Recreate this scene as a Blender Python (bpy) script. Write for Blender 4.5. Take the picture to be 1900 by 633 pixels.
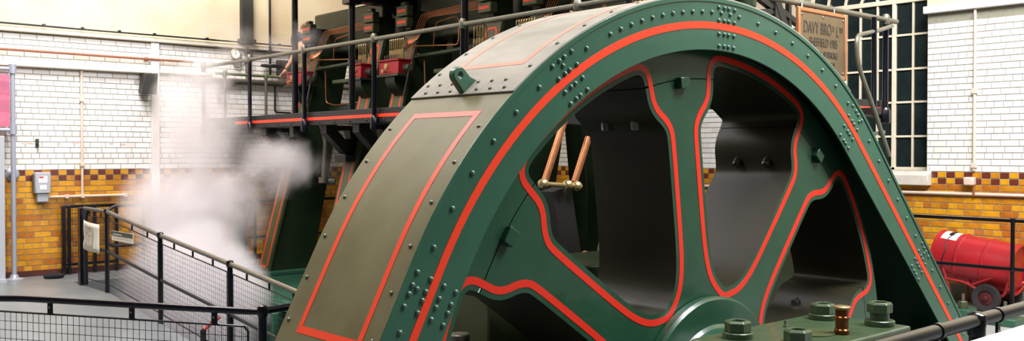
import bpy, bmesh, math, random
from mathutils import Vector, Matrix
random.seed(7)
for o in list(bpy.data.objects): bpy.data.objects.remove(o)
COL = bpy.context.scene.collection
SC = bpy.context.scene
R = math.radians
# ------------------------------------------------------------------ camera, light, exposure
CZ = 1.66                       # eye height above the floor; heights below are given from the eye level
F, PITCH, AZ = 1776.0, math.atan(31/1776.0), R(48.3)
cam = bpy.data.cameras.new('camera'); cam.sensor_width = 36; cam.lens = 36*F/1900; cam.clip_end = 200
camo = bpy.data.objects.new('camera', cam); COL.objects.link(camo)
camo.location = (0, 0, CZ); camo.rotation_euler = (math.pi/2-PITCH, 0, AZ-math.pi/2)
SC.camera = camo
w = bpy.data.worlds.new('world'); SC.world = w; w.use_nodes = True
w.node_tree.nodes['Background'].inputs[0].default_value = (0.8, 0.85, 1, 1)
w.node_tree.nodes['Background'].inputs[1].default_value = 0.3
SC.view_settings.view_transform = 'Standard'; SC.view_settings.look = 'None'
SC.view_settings.exposure = 0.0; SC.view_settings.gamma = 1.0; SC.view_settings.use_curve_mapping = False
SC.cycles.volume_bounces = 5
def area(name, loc, to, size, energy, col=(1, 0.96, 0.9)):
    l = bpy.data.lights.new(name, 'AREA'); l.shape = 'RECTANGLE'; l.size, l.size_y = size; l.energy = energy; l.color = col
    o = bpy.data.objects.new(name, l); COL.objects.link(o); o.location = (loc[0], loc[1], loc[2]+CZ)
    o.rotation_euler = (Vector(to)-Vector(loc)).to_track_quat('-Z', 'Y').to_euler()
    return o
area('roof_light', (1.5, 4.5, 6.2), (2.6, 5.2, 0), (5.0, 5.0), 580, (1, 0.97, 0.95))
area('roof_light', (8.0, -0.6, 6.0), (5.2, 3.6, -0.6), (2.6, 2.4), 760, (0.96, 0.98, 1))
area('roof_light', (2.6, 10.6, 6.2), (4.4, 13.4, 0), (4.0, 2.4), 860, (1, 0.95, 0.97))
area('roof_light', (6.6, 1.6, 5.4), (11.4, 4.9, 0.2), (2.6, 2.2), 900, (1, 0.98, 0.98))
area('roof_light', (6.2, 12.6, 5.6), (7.2, 13.9, 1.2), (1.4, 1.0), 150, (1, 0.87, 0.6))

# ------------------------------------------------------------------ photo rays onto real planes (heights from eye level)
fw0 = Vector((math.cos(AZ), math.sin(AZ), 0)); rt = Vector((math.sin(AZ), -math.cos(AZ), 0)); zu = Vector((0, 0, 1))
fw = fw0*math.cos(PITCH)-zu*math.sin(PITCH); up = zu*math.cos(PITCH)+fw0*math.sin(PITCH)
def ray(u, v): return fw+rt*((u-950)/F)+up*((316.5-v)/F)
def onY(u, v, Y): r = ray(u, v); return r*(Y/r.y)
def onX(u, v, X): r = ray(u, v); return r*(X/r.x)
def onZ(u, v, Z): r = ray(u, v); return r*(Z/r.z)
def proj(p):
    d = p.dot(fw); return 950+F*p.dot(rt)/d, 316.5-F*p.dot(up)/d

# ------------------------------------------------------------------ materials
MATS = {}
def srgb(*c):
    return tuple(((x/255)/12.92 if x/255 <= .04045 else ((x/255+.055)/1.055)**2.4) for x in c)+(1,)
def mat(name, col, rough=.5, metal=0, var=0.0, scale=8, col2=None, bump=0, bscale=60, coat=0, stretch=None, spec=.5):
    m = bpy.data.materials.new(name); m.use_nodes = True; nt = m.node_tree; b = nt.nodes['Principled BSDF']
    c = srgb(*col); b.inputs['Base Color'].default_value = c; b.inputs['Roughness'].default_value = rough
    b.inputs['Metallic'].default_value = metal; b.inputs['Coat Weight'].default_value = coat
    b.inputs['Specular IOR Level'].default_value = spec
    if var or col2 or bump:
        tc = nt.nodes.new('ShaderNodeTexCoord'); src = tc.outputs['Object']
        if stretch:
            mp = nt.nodes.new('ShaderNodeMapping'); mp.inputs['Scale'].default_value = stretch
            nt.links.new(src, mp.inputs[0]); src = mp.outputs[0]
        if var or col2:
            n = nt.nodes.new('ShaderNodeTexNoise'); n.inputs['Scale'].default_value = scale; n.inputs['Detail'].default_value = 6
            n.inputs['Roughness'].default_value = .62
            nt.links.new(src, n.inputs['Vector'])
            cr = nt.nodes.new('ShaderNodeValToRGB'); cr.color_ramp.elements[0].position = .36; cr.color_ramp.elements[1].position = .66
            c2 = srgb(*col2) if col2 else tuple(x*(1-var) for x in c[:3])+(1,)
            cr.color_ramp.elements[0].color = c2; cr.color_ramp.elements[1].color = c
            nt.links.new(n.outputs['Fac'], cr.inputs[0]); nt.links.new(cr.outputs[0], b.inputs['Base Color'])
        if bump:
            n2 = nt.nodes.new('ShaderNodeTexNoise'); n2.inputs['Scale'].default_value = bscale; n2.inputs['Detail'].default_value = 4
            nt.links.new(src, n2.inputs['Vector'])
            bp = nt.nodes.new('ShaderNodeBump'); bp.inputs['Strength'].default_value = bump; bp.inputs['Distance'].default_value = .01
            nt.links.new(n2.outputs['Fac'], bp.inputs['Height']); nt.links.new(bp.outputs[0], b.inputs['Normal'])
    MATS[name] = m; return m
mat('green', (49, 94, 74), .34, 0, .14, 3, bump=.03, bscale=40, coat=.15)
mat('green_wheel', (36, 77, 56), .30, 0, .2, 4, bump=.04, bscale=30, coat=.2)
mat('wheel_side_shade', (41, 39, 25), .48, 0, .3, 3, bump=.08, bscale=25, stretch=(1, .3, 1), spec=.3)
mat('green_dark', (36, 52, 32), .38, 0, .3, 5, bump=.04)
mat('green_cast', (64, 84, 58), .32, 0, .25, 9, bump=.06, bscale=50, coat=.15)
mat('green_olive', (72, 80, 50), .4, 0, .2, 4)
mat('green_grey', (78, 84, 62), .5, 0, .2, 4)
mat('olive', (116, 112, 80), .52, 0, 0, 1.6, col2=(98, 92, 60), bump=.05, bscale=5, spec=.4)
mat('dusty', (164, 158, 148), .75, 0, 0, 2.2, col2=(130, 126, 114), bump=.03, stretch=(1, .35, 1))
mat('red_line', (242, 62, 26), .42)
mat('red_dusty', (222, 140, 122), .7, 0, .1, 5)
mat('red_wheel', (226, 48, 30), .35)
mat('rivet', (112, 114, 102), .3, .4)
mat('rivet_green', (96, 122, 110), .25, .3)
mat('steel', (150, 150, 150), .28, .9)
mat('steel_dull', (128, 124, 112), .42, .75, .2, 12)
mat('rail_grey', (120, 118, 104), .4, .55, .2, 10)
mat('black', (12, 13, 18), .25)
mat('black_iron', (26, 26, 26), .5, 0, .3, 9, bump=.05)
mat('navy_black', (9, 11, 20), .22)
mat('copper', (190, 128, 88), .35, .85, .2, 14)
mat('brass', (190, 168, 118), .35, .75, .2, 14)
mat('brass_plate', (124, 106, 80), .42, .55, .16, 3, bump=.03)
mat('copper_frame', (190, 128, 84), .4, .5, .2, 9)
mat('oilcup', (126, 74, 42), .22, .85, .25, 16)
mat('engrave', (52, 48, 40), .6)
mat('tile_white', (244, 240, 236), .16, coat=.3)
mat('tile_white2', (234, 228, 222), .18, coat=.3)
mat('rust', (176, 138, 112), .8, 0, 0, 40, col2=(226, 214, 204))
mat('tile_grey', (222, 216, 210), .4)
mat('tile_yellow', (226, 160, 34), .2, 0, .22, 14, coat=.3)
mat('tile_yellow2', (206, 136, 34), .2, 0, .25, 14, coat=.3)
mat('tile_yellow3', (190, 112, 36), .2, 0, .28, 14, coat=.3)
mat('tile_brown', (112, 52, 40), .22, 0, .2, 14, coat=.3)
mat('mortar', (150, 148, 130), .9, 0, .2, 20)
mat('mortar_pink', (176, 150, 130), .9, 0, .2, 20)
mat('cream', (238, 226, 204), .7, 0, 0, 1.2, col2=(226, 208, 180))
mat('cream_trim', (236, 226, 204), .6, 0, .08, 6)
mat('white_paint', (246, 242, 238), .6, 0, .05, 3)
mat('dim_wall', (104, 92, 78), .8, 0, .2, 2)
mat('stone', (212, 204, 192), .8, 0, .15, 8, bump=.1)
mat('skirting', (96, 50, 44), .4, 0, .3, 10)
mat('floor_grey', (122, 128, 130), .35, 0, 0, 1.4, col2=(106, 111, 112), bump=.03, bscale=9)
mat('concrete', (150, 150, 146), .8, 0, .25, 5, bump=.1)
mat('pit', (44, 42, 40), .9, 0, .3, 3)
mat('conduit', (226, 204, 186), .5, 0, .1, 7)
mat('brown_pipe', (150, 92, 62), .45, 0, .2, 9)
mat('box_grey', (170, 174, 180), .45)
mat('pole_grey', (168, 174, 186), .35, .3)
mat('label_white', (236, 232, 230), .6)
mat('label_red', (196, 50, 60), .6)
mat('frame_cream', (226, 214, 190), .6, 0, .1, 9)
mat('glass', (22, 30, 32), .12, 0, 0, 3, col2=(34, 44, 44), bump=.05, bscale=6)
mat('pink', (250, 108, 132), .5, 0, 0, 5, col2=(240, 92, 120))
mat('mauve', (184, 96, 124), .5, 0, .2, 8)
mat('box_red', (148, 18, 30), .35, 0, .2, 6)
mat('drum_red', (178, 28, 38), .4, 0, .2, 3, bump=.05, bscale=5, coat=.2)
mat('cart_red', (164, 40, 38), .4, 0, .2, 8)
mat('rubber', (52, 48, 48), .8, 0, .2, 20)
mat('hub_red', (90, 30, 30), .6, 0, .3, 14)
mat('paper', (228, 220, 200), .7, 0, .06, 9)
mat('ink', (128, 120, 100), .8, 0, 0, 26, col2=(214, 206, 186))
mat('sign_dark', (74, 76, 66), .6)
mat('white_board', (250, 250, 250), .4)
mat('skin', (222, 160, 132), .5)
mat('hair', (112, 78, 54), .7)
mat('navy_shirt', (30, 32, 58), .8)
mat('trouser', (36, 36, 40), .8)
mat('dark_box', (44, 44, 40), .6)
mat('gauge_white', (244, 244, 240), .4)
mat('cloth_black', (24, 22, 22), .9)
mat('green_rail', (98, 104, 78), .4)

def brick_paint(name, col, col2):
    m = mat(name, col, .7); nt = m.node_tree; b = nt.nodes['Principled BSDF']
    tc = nt.nodes.new('ShaderNodeTexCoord'); sp = nt.nodes.new('ShaderNodeSeparateXYZ'); cb = nt.nodes.new('ShaderNodeCombineXYZ'); ad = nt.nodes.new('ShaderNodeMath')
    nt.links.new(tc.outputs['Object'], sp.inputs[0]); nt.links.new(sp.outputs[0], ad.inputs[0]); nt.links.new(sp.outputs[1], ad.inputs[1])
    nt.links.new(ad.outputs[0], cb.inputs[0]); nt.links.new(sp.outputs[2], cb.inputs[1])
    br = nt.nodes.new('ShaderNodeTexBrick'); br.inputs['Scale'].default_value = 1; br.inputs['Brick Width'].default_value = .21
    br.inputs['Row Height'].default_value = .0763; br.inputs['Mortar Size'].default_value = .005
    nt.links.new(cb.outputs[0], br.inputs['Vector'])
    bp = nt.nodes.new('ShaderNodeBump'); bp.inputs['Strength'].default_value = .35; bp.inputs['Distance'].default_value = .004; bp.invert = True
    nt.links.new(br.outputs['Fac'], bp.inputs['Height']); nt.links.new(bp.outputs[0], b.inputs['Normal'])
    n = nt.nodes.new('ShaderNodeTexNoise'); n.inputs['Scale'].default_value = 1.3; n.inputs['Detail'].default_value = 6
    nt.links.new(tc.outputs['Object'], n.inputs['Vector'])
    cr = nt.nodes.new('ShaderNodeValToRGB'); cr.color_ramp.elements[0].position = .35; cr.color_ramp.elements[1].position = .6
    cr.color_ramp.elements[0].color = srgb(*col2); cr.color_ramp.elements[1].color = srgb(*col)
    nt.links.new(n.outputs['Fac'], cr.inputs[0]); nt.links.new(cr.outputs[0], b.inputs['Base Color'])
brick_paint('cream_brick', (214, 200, 172), (204, 186, 154))

# ------------------------------------------------------------------ geometry helpers
ORG = {}
class MB:
    def __init__(s): s.v = []; s.f = []; s.m = []
    def add(s, vs, fs, mi=0):
        n = len(s.v); s.v += [Vector(p) for p in vs]; s.f += [tuple(i+n for i in f) for f in fs]; s.m += [mi]*len(fs); return s
    def box(s, a, b, mi=0):
        (x0, y0, z0), (x1, y1, z1) = [min(p, q) for p, q in zip(a, b)], [max(p, q) for p, q in zip(a, b)]
        return s.add([(x0, y0, z0), (x1, y0, z0), (x1, y1, z0), (x0, y1, z0), (x0, y0, z1), (x1, y0, z1), (x1, y1, z1), (x0, y1, z1)],
                     [(0, 3, 2, 1), (4, 5, 6, 7), (0, 1, 5, 4), (1, 2, 6, 5), (2, 3, 7, 6), (3, 0, 4, 7)], mi)
    def obox(s, c, ax, ay, az, mi=0):
        c, ax, ay, az = map(Vector, (c, ax, ay, az))
        vs = [c+ax*i+ay*j+az*k for k in (-1, 1) for i, j in ((-1, -1), (1, -1), (1, 1), (-1, 1))]
        return s.add(vs, [(0, 3, 2, 1), (4, 5, 6, 7), (0, 1, 5, 4), (1, 2, 6, 5), (2, 3, 7, 6), (3, 0, 4, 7)], mi)
    def bar(s, p, q, w, h, mi=0, upv=(0, 0, 1)):
        p, q = Vector(p), Vector(q); d = (q-p); l = d.length; d.normalize(); sd = d.cross(Vector(upv))
        if sd.length < 1e-4: sd = d.cross(Vector((0, 1, 0)))
        sd.normalize(); u = sd.cross(d)
        return s.obox((p+q)/2, d*(l/2), sd*(w/2), u*(h/2), mi)
    def tube(s, pts, r, n=10, mi=0, caps=True):
        pts = [Vector(p) for p in pts]; k = len(pts); T = []
        for i in range(k):
            t = (pts[min(i+1, k-1)]-pts[max(i-1, 0)]); t.normalize(); T.append(t)
        a = Vector((0, 0, 1)) if abs(T[0].z) < .9 else Vector((1, 0, 0))
        nrm = (a-T[0]*a.dot(T[0])).normalized(); base = len(s.v); rs = r if isinstance(r, (list, tuple)) else [r]*k
        for i in range(k):
            if i: nrm = (nrm-T[i]*nrm.dot(T[i])).normalized()
            b = T[i].cross(nrm)
            for j in range(n):
                t = 2*math.pi*j/n; s.v.append(pts[i]+(nrm*math.cos(t)+b*math.sin(t))*rs[i])
        for i in range(k-1):
            for j in range(n):
                s.f.append((base+i*n+j, base+i*n+(j+1) % n, base+(i+1)*n+(j+1) % n, base+(i+1)*n+j)); s.m.append(mi)
        if caps:
            s.f.append(tuple(base+j for j in range(n))[::-1]); s.f.append(tuple(base+(k-1)*n+j for j in range(n))); s.m += [mi, mi]
        return s
    def lathe(s, prof, o, axis, n=24, mi=0, caps=True):          # prof: (radius, distance along axis)
        o, ax = Vector(o), Vector(axis).normalized(); a = Vector((0, 0, 1)) if abs(ax.z) < .9 else Vector((1, 0, 0))
        e1 = (a-ax*a.dot(ax)).normalized(); e2 = ax.cross(e1); base = len(s.v)
        for r, d in prof:
            for j in range(n):
                t = 2*math.pi*j/n; s.v.append(o+ax*d+(e1*math.cos(t)+e2*math.sin(t))*max(r, 1e-5))
        for i in range(len(prof)-1):
            for j in range(n):
                s.f.append((base+i*n+j, base+i*n+(j+1) % n, base+(i+1)*n+(j+1) % n, base+(i+1)*n+j)); s.m.append(mi)
        if caps: s.f.append(tuple(base+j for j in range(n))[::-1]); s.f.append(tuple(base+(len(prof)-1)*n+j for j in range(n))); s.m += [mi, mi]
        return s
    def prism(s, loops, fn, d0, d1, mi=0):            # loops of 2-D points (outer + holes); fn(a, b, d) -> 3-D
        bm = bmesh.new(); es = []; rings = []
        for lp in loops:
            vs = [bm.verts.new((a, b, 0)) for a, b in lp]; rings.append(vs)
            es += [bm.edges.new((vs[i], vs[(i+1) % len(vs)])) for i in range(len(vs))]
        bmesh.ops.triangle_fill(bm, use_beauty=True, edges=es); bm.verts.index_update()
        pts = [v.co.copy() for v in bm.verts]; n = len(pts); fs = [tuple(v.index for v in f.verts) for f in bm.faces]
        V = [fn(p.x, p.y, d0) for p in pts]+[fn(p.x, p.y, d1) for p in pts]; FF = list(fs)+[tuple(i+n for i in f[::-1]) for f in fs]
        for vs in rings:
            for i in range(len(vs)):
                a, b = vs[i].index, vs[(i+1) % len(vs)].index; FF.append((a, b, b+n, a+n))
        bm.free(); return s.add(V, FF, mi)
    def build(s, name, mats, parent=None, ang=35, org=None, bevel=0, smooth=True, segs=2):
        o0 = Vector(ORG[parent.name]) if parent else (Vector(org) if org else Vector((0, 0, 0)))
        me = bpy.data.meshes.new(name); me.from_pydata([tuple(p-o0) for p in s.v], [], s.f)
        for m in (mats if isinstance(mats, (list, tuple)) else [mats]): me.materials.append(MATS[m])
        if isinstance(mats, (list, tuple)):
            for p, i in zip(me.polygons, s.m): p.material_index = i
        bm = bmesh.new(); bm.from_mesh(me); bmesh.ops.recalc_face_normals(bm, faces=bm.faces); bm.to_mesh(me); bm.free()
        if smooth:
            me.shade_smooth(); me.set_sharp_from_angle(angle=R(ang))
        o = bpy.data.objects.new(name, me); COL.objects.link(o); ORG[o.name] = tuple(o0)
        if parent: o.parent = parent
        else: o.location = o0+Vector((0, 0, CZ))
        if bevel:
            b = o.modifiers.new('bevel', 'BEVEL'); b.width = bevel; b.segments = segs; b.limit_method = 'ANGLE'; b.angle_limit = R(40)
        return o
def XZ(a, b, d): return (a, d, b)
def YZ(a, b, d): return (d, a, b)
def XY(a, b, d): return (a, b, d)
def tag(o, label=None, cat=None, group=None, kind=None):
    if label: o['label'] = label
    if cat: o['category'] = cat
    if group: o['group'] = group
    if kind: o['kind'] = kind
    return o
def thing(name, loc, label, cat, group=None):
    o = bpy.data.objects.new(name, None); COL.objects.link(o); ORG[o.name] = tuple(loc); o.empty_display_size = .1
    o.location = Vector(loc)+Vector((0, 0, CZ)); return tag(o, label, cat, group)
def inst(name, mesh, parent, loc, rot=None, scale=None):   # a shared-mesh piece at a world place (eye-level heights)
    o = bpy.data.objects.new(name, mesh); COL.objects.link(o); o.parent = parent; ORG[o.name] = ORG[parent.name]
    o.location = Vector(loc)-Vector(ORG[parent.name])
    if rot is not None: o.rotation_euler = rot.to_euler() if hasattr(rot, 'to_euler') else rot
    if scale: o.scale = scale
    return o
def proto_mesh(mb, mats, ang=35):
    o = mb.build('proto', mats, ang=ang); me = o.data; bpy.data.objects.remove(o); return me
def fillet(pts, r, n=6):
    pts = [Vector(p) for p in pts]; out = [pts[0]]
    for i in range(1, len(pts)-1):
        a, b, c = pts[i-1], pts[i], pts[i+1]; d1, d2 = (a-b), (c-b); q = min(r, d1.length*.49, d2.length*.49)
        p0, p1 = b+d1.normalized()*q, b+d2.normalized()*q
        for k in range(n+1):
            t = k/n; out.append(p0*(1-t)**2+b*2*t*(1-t)+p1*t*t)
    out.append(pts[-1]); return out
def ribbon(mb, pts, w, fn, d0, d1, closed=False, mi=0):    # flat painted band following a 2-D polyline
    P = [Vector((a, b)) for a, b in pts]; n = len(P); L = []
    for i in range(n):
        a = P[(i-1) % n] if closed or i else P[i]; c = P[(i+1) % n] if closed or i < n-1 else P[i]
        t1 = (P[i]-a).normalized() if (P[i]-a).length > 1e-7 else None; t2 = (c-P[i]).normalized() if (c-P[i]).length > 1e-7 else None
        t1 = t1 or t2; t2 = t2 or t1; t = (t1+t2).normalized(); k = 1/max(.45, t.dot(t1)); nn = Vector((-t.y, t.x))*(w/2*k)
        L.append((P[i]+nn, P[i]-nn))
    V = []
    for l, r in L: V += [fn(l.x, l.y, d0), fn(r.x, r.y, d0), fn(r.x, r.y, d1), fn(l.x, l.y, d1)]
    FF = []
    for i in range(n if closed else n-1):
        a, b = 4*i, 4*((i+1) % n); FF += [(a+k, b+k, b+(k+1) % 4, a+(k+1) % 4) for k in range(4)]
    if not closed: FF += [(3, 2, 1, 0), (4*n-4, 4*n-3, 4*n-2, 4*n-1)]
    return mb.add(V, FF, mi)
def resample(pts, step, closed=False):
    P = [Vector(p) for p in pts]+([Vector(pts[0])] if closed else []); out = [P[0]]; acc = 0
    for a, b in zip(P, P[1:]):
        l = (b-a).length; t = step-acc
        while t < l: out.append(a+(b-a)*(t/l)); t += step
        acc = (acc+l) % step
    if not closed and (out[-1]-P[-1]).length > step*.3: out.append(P[-1])
    return out
def offset(pts, d):           # closed 2-D polygon, move to the left of travel by d
    n = len(pts); out = []
    for i in range(n):
        t = (pts[(i+1) % n]-pts[i-1]).normalized(); out.append(pts[i]+Vector((-t.y, t.x))*d)
    return out
def chaikin(pts, k=2, closed=True):
    for _ in range(k):
        q = []; n = len(pts)
        if not closed: q.append(pts[0])
        for i in range(n if closed else n-1):
            a, b = pts[i], pts[(i+1) % n]; q += [a*.75+b*.25, a*.25+b*.75]
        if not closed: q.append(pts[-1])
        pts = q
    return pts
def dome(r, h, n=8):
    return MB().lathe([(r*1.0, 0), (r, h*.25), (r*.8, h*.68), (r*.4, h*.95), (0.0005, h)], (0, 0, 0), (0, 0, 1), n)

# ------------------------------------------------------------------ the room
YL, XR, FZ = 13.97, 11.8, -1.66
tag(MB().box((-7, YL, -3.2), (12.4, YL+.4, 7)).build('wall_left', 'mortar'), kind='structure')
wall_left = bpy.data.objects['wall_left']
tag(MB().box((-7, 7, 7), (-7.3, -7, -3.2)).box((-7.3, 7, 7), (-7, YL+.4, -3.2)).build('wall_back', 'dim_wall'), kind='structure')
tag(MB().box((-7.3, -7.3, -3.2), (12.4, -7, 7)).build('wall_front', 'dim_wall'), kind='structure')
tag(MB().box((-7.3, -7.3, 7), (12.4, 14.5, 7.2)).build('ceiling', 'dim_wall'), kind='structure')
WY0, WY1, WSP, WSL = 5.47, 7.21, 1.97, -.21      # window opening: sides, spring line of the arch, sill
WC, WR = (WY0+WY1)/2, (WY1-WY0)/2
hole = [(WY0, WSL), (WY1, WSL)]+[(WC+WR*math.cos(R(a)), WSP+WR*math.sin(R(a))) for a in range(0, 181, 10)]
mb = MB().prism([[(-7, -3.2), (YL, -3.2), (YL, 7), (-7, 7)], hole], YZ, XR, XR+.45)
wall_right = tag(mb.build('wall_right', 'mortar'), kind='structure')
# painted upper walls
tag(MB().box((-7, YL-.02, 1.63), (XR, YL, 7)).build('upper_brickwork', 'cream_brick', wall_left), 'cream painted brickwork above the tiles')
h2 = [(WY0, 1.75)]+[(WC+WR*math.cos(R(180-a)), WSP+WR*math.sin(R(180-a))) for a in range(0, 181, 10)][::-1]+[(WY1, 1.75)]
po = [(-7, 1.75), (WY0, 1.75)]+[(WC-WR*math.cos(R(a)), WSP+WR*math.sin(R(a))) for a in range(0, 181, 10)]+[(WY1, 1.75), (YL, 1.75), (YL, 7), (-7, 7)]
tag(MB().prism([po], YZ, XR-.02, XR).build('upper_brickwork', 'cream_brick', wall_right), 'white painted brickwork above the tiles')
# glazed bricks
BM = ['tile_white', 'tile_white2', 'tile_yellow', 'tile_yellow2', 'tile_yellow3', 'tile_brown']
CH = .0763
def courses():
    rows = []; z = -.215; i = 0
    while z < 1.6: rows.append((z, 'w', i)); z += CH; i += 1
    rows += [(-.215-CH, 'c', 0), (-.215-2*CH, 'c', 1)]
    z = -.215-3*CH; i = 0
    while z > -1.62: rows.append((z, 'y', i)); z -= CH; i += 1
    return rows
BMESH = {}
def brick_mesh(ln, mi, axis):
    key = (round(ln, 3), mi, axis)
    if key not in BMESH:
        h = CH-.009; l = ln; d = .006; c = .0025
        vs = [(0, 0, 0), (l, 0, 0), (l, 0, h), (0, 0, h), (c, d, c), (l-c, d, c), (l-c, d, h-c), (c, d, h-c)]
        m = MB().add([(x, -y, z) if axis == 'x' else (-y, x, z) for x, y, z in vs], [(4, 5, 6, 7), (0, 1, 5, 4), (1, 2, 6, 5), (2, 3, 7, 6), (3, 0, 4, 7)])
        BMESH[key] = (proto_mesh(m, BM[mi]), m)
    return BMESH[key]
def brick_wall(wall, axis, a0, a1, plane, skip, vis):
    L = []
    for z, k, i in courses():
        hd = (i % 4 == 2) if k == 'w' else (i % 4 == 3); st = .105 if (hd or k == 'c') else .21
        off = {0: 0, 1: .105, 2: 0, 3: .0525, }[i % 4] if st == .21 else (.03 if k != 'c' else 0)
        a = a0-off; n = 0
        while a < a1:
            b = a+st; mi = (random.choice((0, 0, 1)) if k == 'w' else ((5 if (n+i) % 2 else random.choice((2, 3))) if k == 'c' else random.choice((2, 2, 3, 3, 4))))
            for q0, q1 in skip(a, b-.007, z, z+CH): L.append((q0, q1, z, mi))
            a = b; n += 1
    def score(q):
        p = [Vector((x, plane, z)) if axis == 'x' else Vector((plane, x, z)) for x, z in ((q[0], q[2]), (q[1], q[2]+CH))]
        if min(v.dot(fw) for v in p) < .5: return 0
        (u0, v0), (u1, v1) = proj(p[0]), proj(p[1]); u, v = (u0+u1)/2, (v0+v1)/2
        return abs((u1-u0)*(v1-v0)) if 0 < u < 1900 and 0 < v < 633 and vis(u, v) else 0
    L.sort(key=lambda q: -score(q))
    rest = MB()
    for n, (q0, q1, z, mi) in enumerate(L):
        loc = Vector((q0, plane, z)) if axis == 'x' else Vector((plane, q0, z)); me, m = brick_mesh(round(q1-q0, 3), mi, axis)
        if n < 300 and score(L[n]) > 0: inst('brick', me, wall, loc)
        else: rest.add([v+loc for v in m.v], m.f, mi)
    tag(rest.build('brick_courses', BM, wall, smooth=False), 'remaining glazed bricks', kind='stuff')
    for o in wall.children:
        if o.name.startswith('upper'): continue
def noskip(a, b, z0, z1): return [(a, b)]
def winskip(a, b, z0, z1):
    lo, hi = (WY0-.06, WY1+.06) if z1 < WSL+.01 and z0 > -.40 else ((WY0, WY1) if z0 > WSL-.02 else (99, 99))
    if b <= lo or a >= hi: return [(a, b)]
    out = []
    if a < lo-.02: out.append((a, lo-.004))
    if b > hi+.02: out.append((hi+.004, b))
    return out
brick_wall(wall_left, 'x', 2.0, XR-.02, YL, noskip, lambda u, v: u < 300 or (300 < u < 540 and 90 < v < 215))
brick_wall(wall_right, 'y', 2.5, YL-.02, XR, winskip, lambda u, v: u > 1719 and v < 560)
tag(MB().box((-7, YL-.012, -1.58), (XR, YL, FZ)).build('baseboard_left', 'skirting'), kind='structure')
# trims
tag(MB().box((-7, YL-.07, 1.63), (XR, YL-.021, 1.70)).build('trim_1', 'cream_trim', bevel=.012), kind='structure')
tag(MB().box((-7, YL-.11, 1.165), (5.36, YL, 1.225)).build('trim_2', 'cream_trim', bevel=.01), kind='structure')
tag(MB().box((5.5, YL-.10, 1.18), (6.3, YL, 1.225)).build('trim_3', 'cream_trim', bevel=.01), kind='structure')
tag(MB().box((XR-.075, -7, 1.735), (XR, WY0+.03, 1.825)).build('trim_4', 'white_paint', bevel=.008), kind='structure')
tag(MB().box((XR-.075, WY1-.03, 1.735), (XR, YL-.1, 1.825)).build('trim_5', 'white_paint', bevel=.008), kind='structure')
sill = MB().prism([[(XR-.10, -.395), (XR+.25, -.395), (XR+.25, -.215), (XR-.02, -.215), (XR-.10, -.26)]], lambda a, b, d: (a, d, b), WY0-.06, WY1+.06)
tag(sill.build('trim_6', 'stone', bevel=.012), kind='structure')
tag(MB().box((5.37, YL-.05, -1.5), (5.49, YL+.0, 1.62)).build('trim_7', 'tile_grey', bevel=.01), kind='structure')
# window
WX = XR+.2
win = thing('window_1', (WX, WC, WSL), None, None); win['kind'] = 'structure'
fr = MB(); T = .03
for y in (WY0+.02, 5.995, 6.685, WY1-.02): fr.box((WX-.03, y-.026, WSL), (WX+.05, y+.026, WSP))
fr.box((WX-.035, WY0, WSP-.03), (WX+.05, WY1, WSP+.03)); fr.box((WX-.03, WY0, WSL-.01), (WX+.05, WY1, WSL+.04))
def arc_band(mbx, r, wd, a0=0, a1=180):
    ribbon(mbx, [(WC+r*math.cos(R(a)), WSP+r*math.sin(R(a))) for a in range(a0, a1+1, 6)], wd, YZ, WX-.025, WX+.05)
arc_band(fr, WR-.02, .05)
fr.build('window_frame', 'frame_cream', win, smooth=False, bevel=.006)
ZH = [-.21, .225, .665, 1.09, 1.53, 1.95]
YV = [WY0, 5.745, 5.995, 6.225, 6.465, 6.685, 6.94, WY1]
for z in ZH[1:-1]: MB().box((WX-.018, WY0+.03, z-.013), (WX+.03, WY1-.03, z+.013)).build('glazing_bar', 'frame_cream', win, smooth=False)
for y in (5.745, 6.225, 6.465, 6.94): MB().box((WX-.019, y-.012, WSL+.03), (WX+.03, y+.012, WSP-.03)).build('glazing_bar', 'frame_cream', win, smooth=False)
for r in (.12, .345, .6):
    m = MB(); arc_band(m, r, .028); m.build('glazing_bar', 'frame_cream', win, smooth=False)
for a in (45, 90, 135):
    m = MB(); c, s_ = math.cos(R(a)), math.sin(R(a)); m.bar((WX, WC+.36*c, WSP+.36*s_), (WX, WC+.83*c, WSP+.83*s_), .024, .04, upv=(1, 0, 0)); m.build('glazing_bar', 'frame_cream', win, smooth=False)
for i in range(len(YV)-1):
    for j in range(len(ZH)-1):
        MB().box((WX+.004, YV[i]+.012, ZH[j]+.012), (WX+.012, YV[i+1]-.012, ZH[j+1]-.012)).build('pane', 'glass', win, smooth=False)
for r0, r1 in ((0.002, .11), (.13, .33), (.36, .588), (.612, WR-.04)):
    pts = [(WC+r1*math.cos(R(a)), WSP+.03+r1*math.sin(R(a))) for a in range(0, 181, 9)]+[(WC+r0*math.cos(R(a)), WSP+.03+r0*math.sin(R(a))) for a in range(180, -1, -9)]
    MB().prism([pts], YZ, WX+.004, WX+.012).build('pane', 'glass', win, smooth=False)
MB().box((XR+.46, WY0-.3, -.6), (XR+.5, WY1+.3, 3.2)).build('shutter_board', 'black_iron', win, smooth=False)
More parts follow.
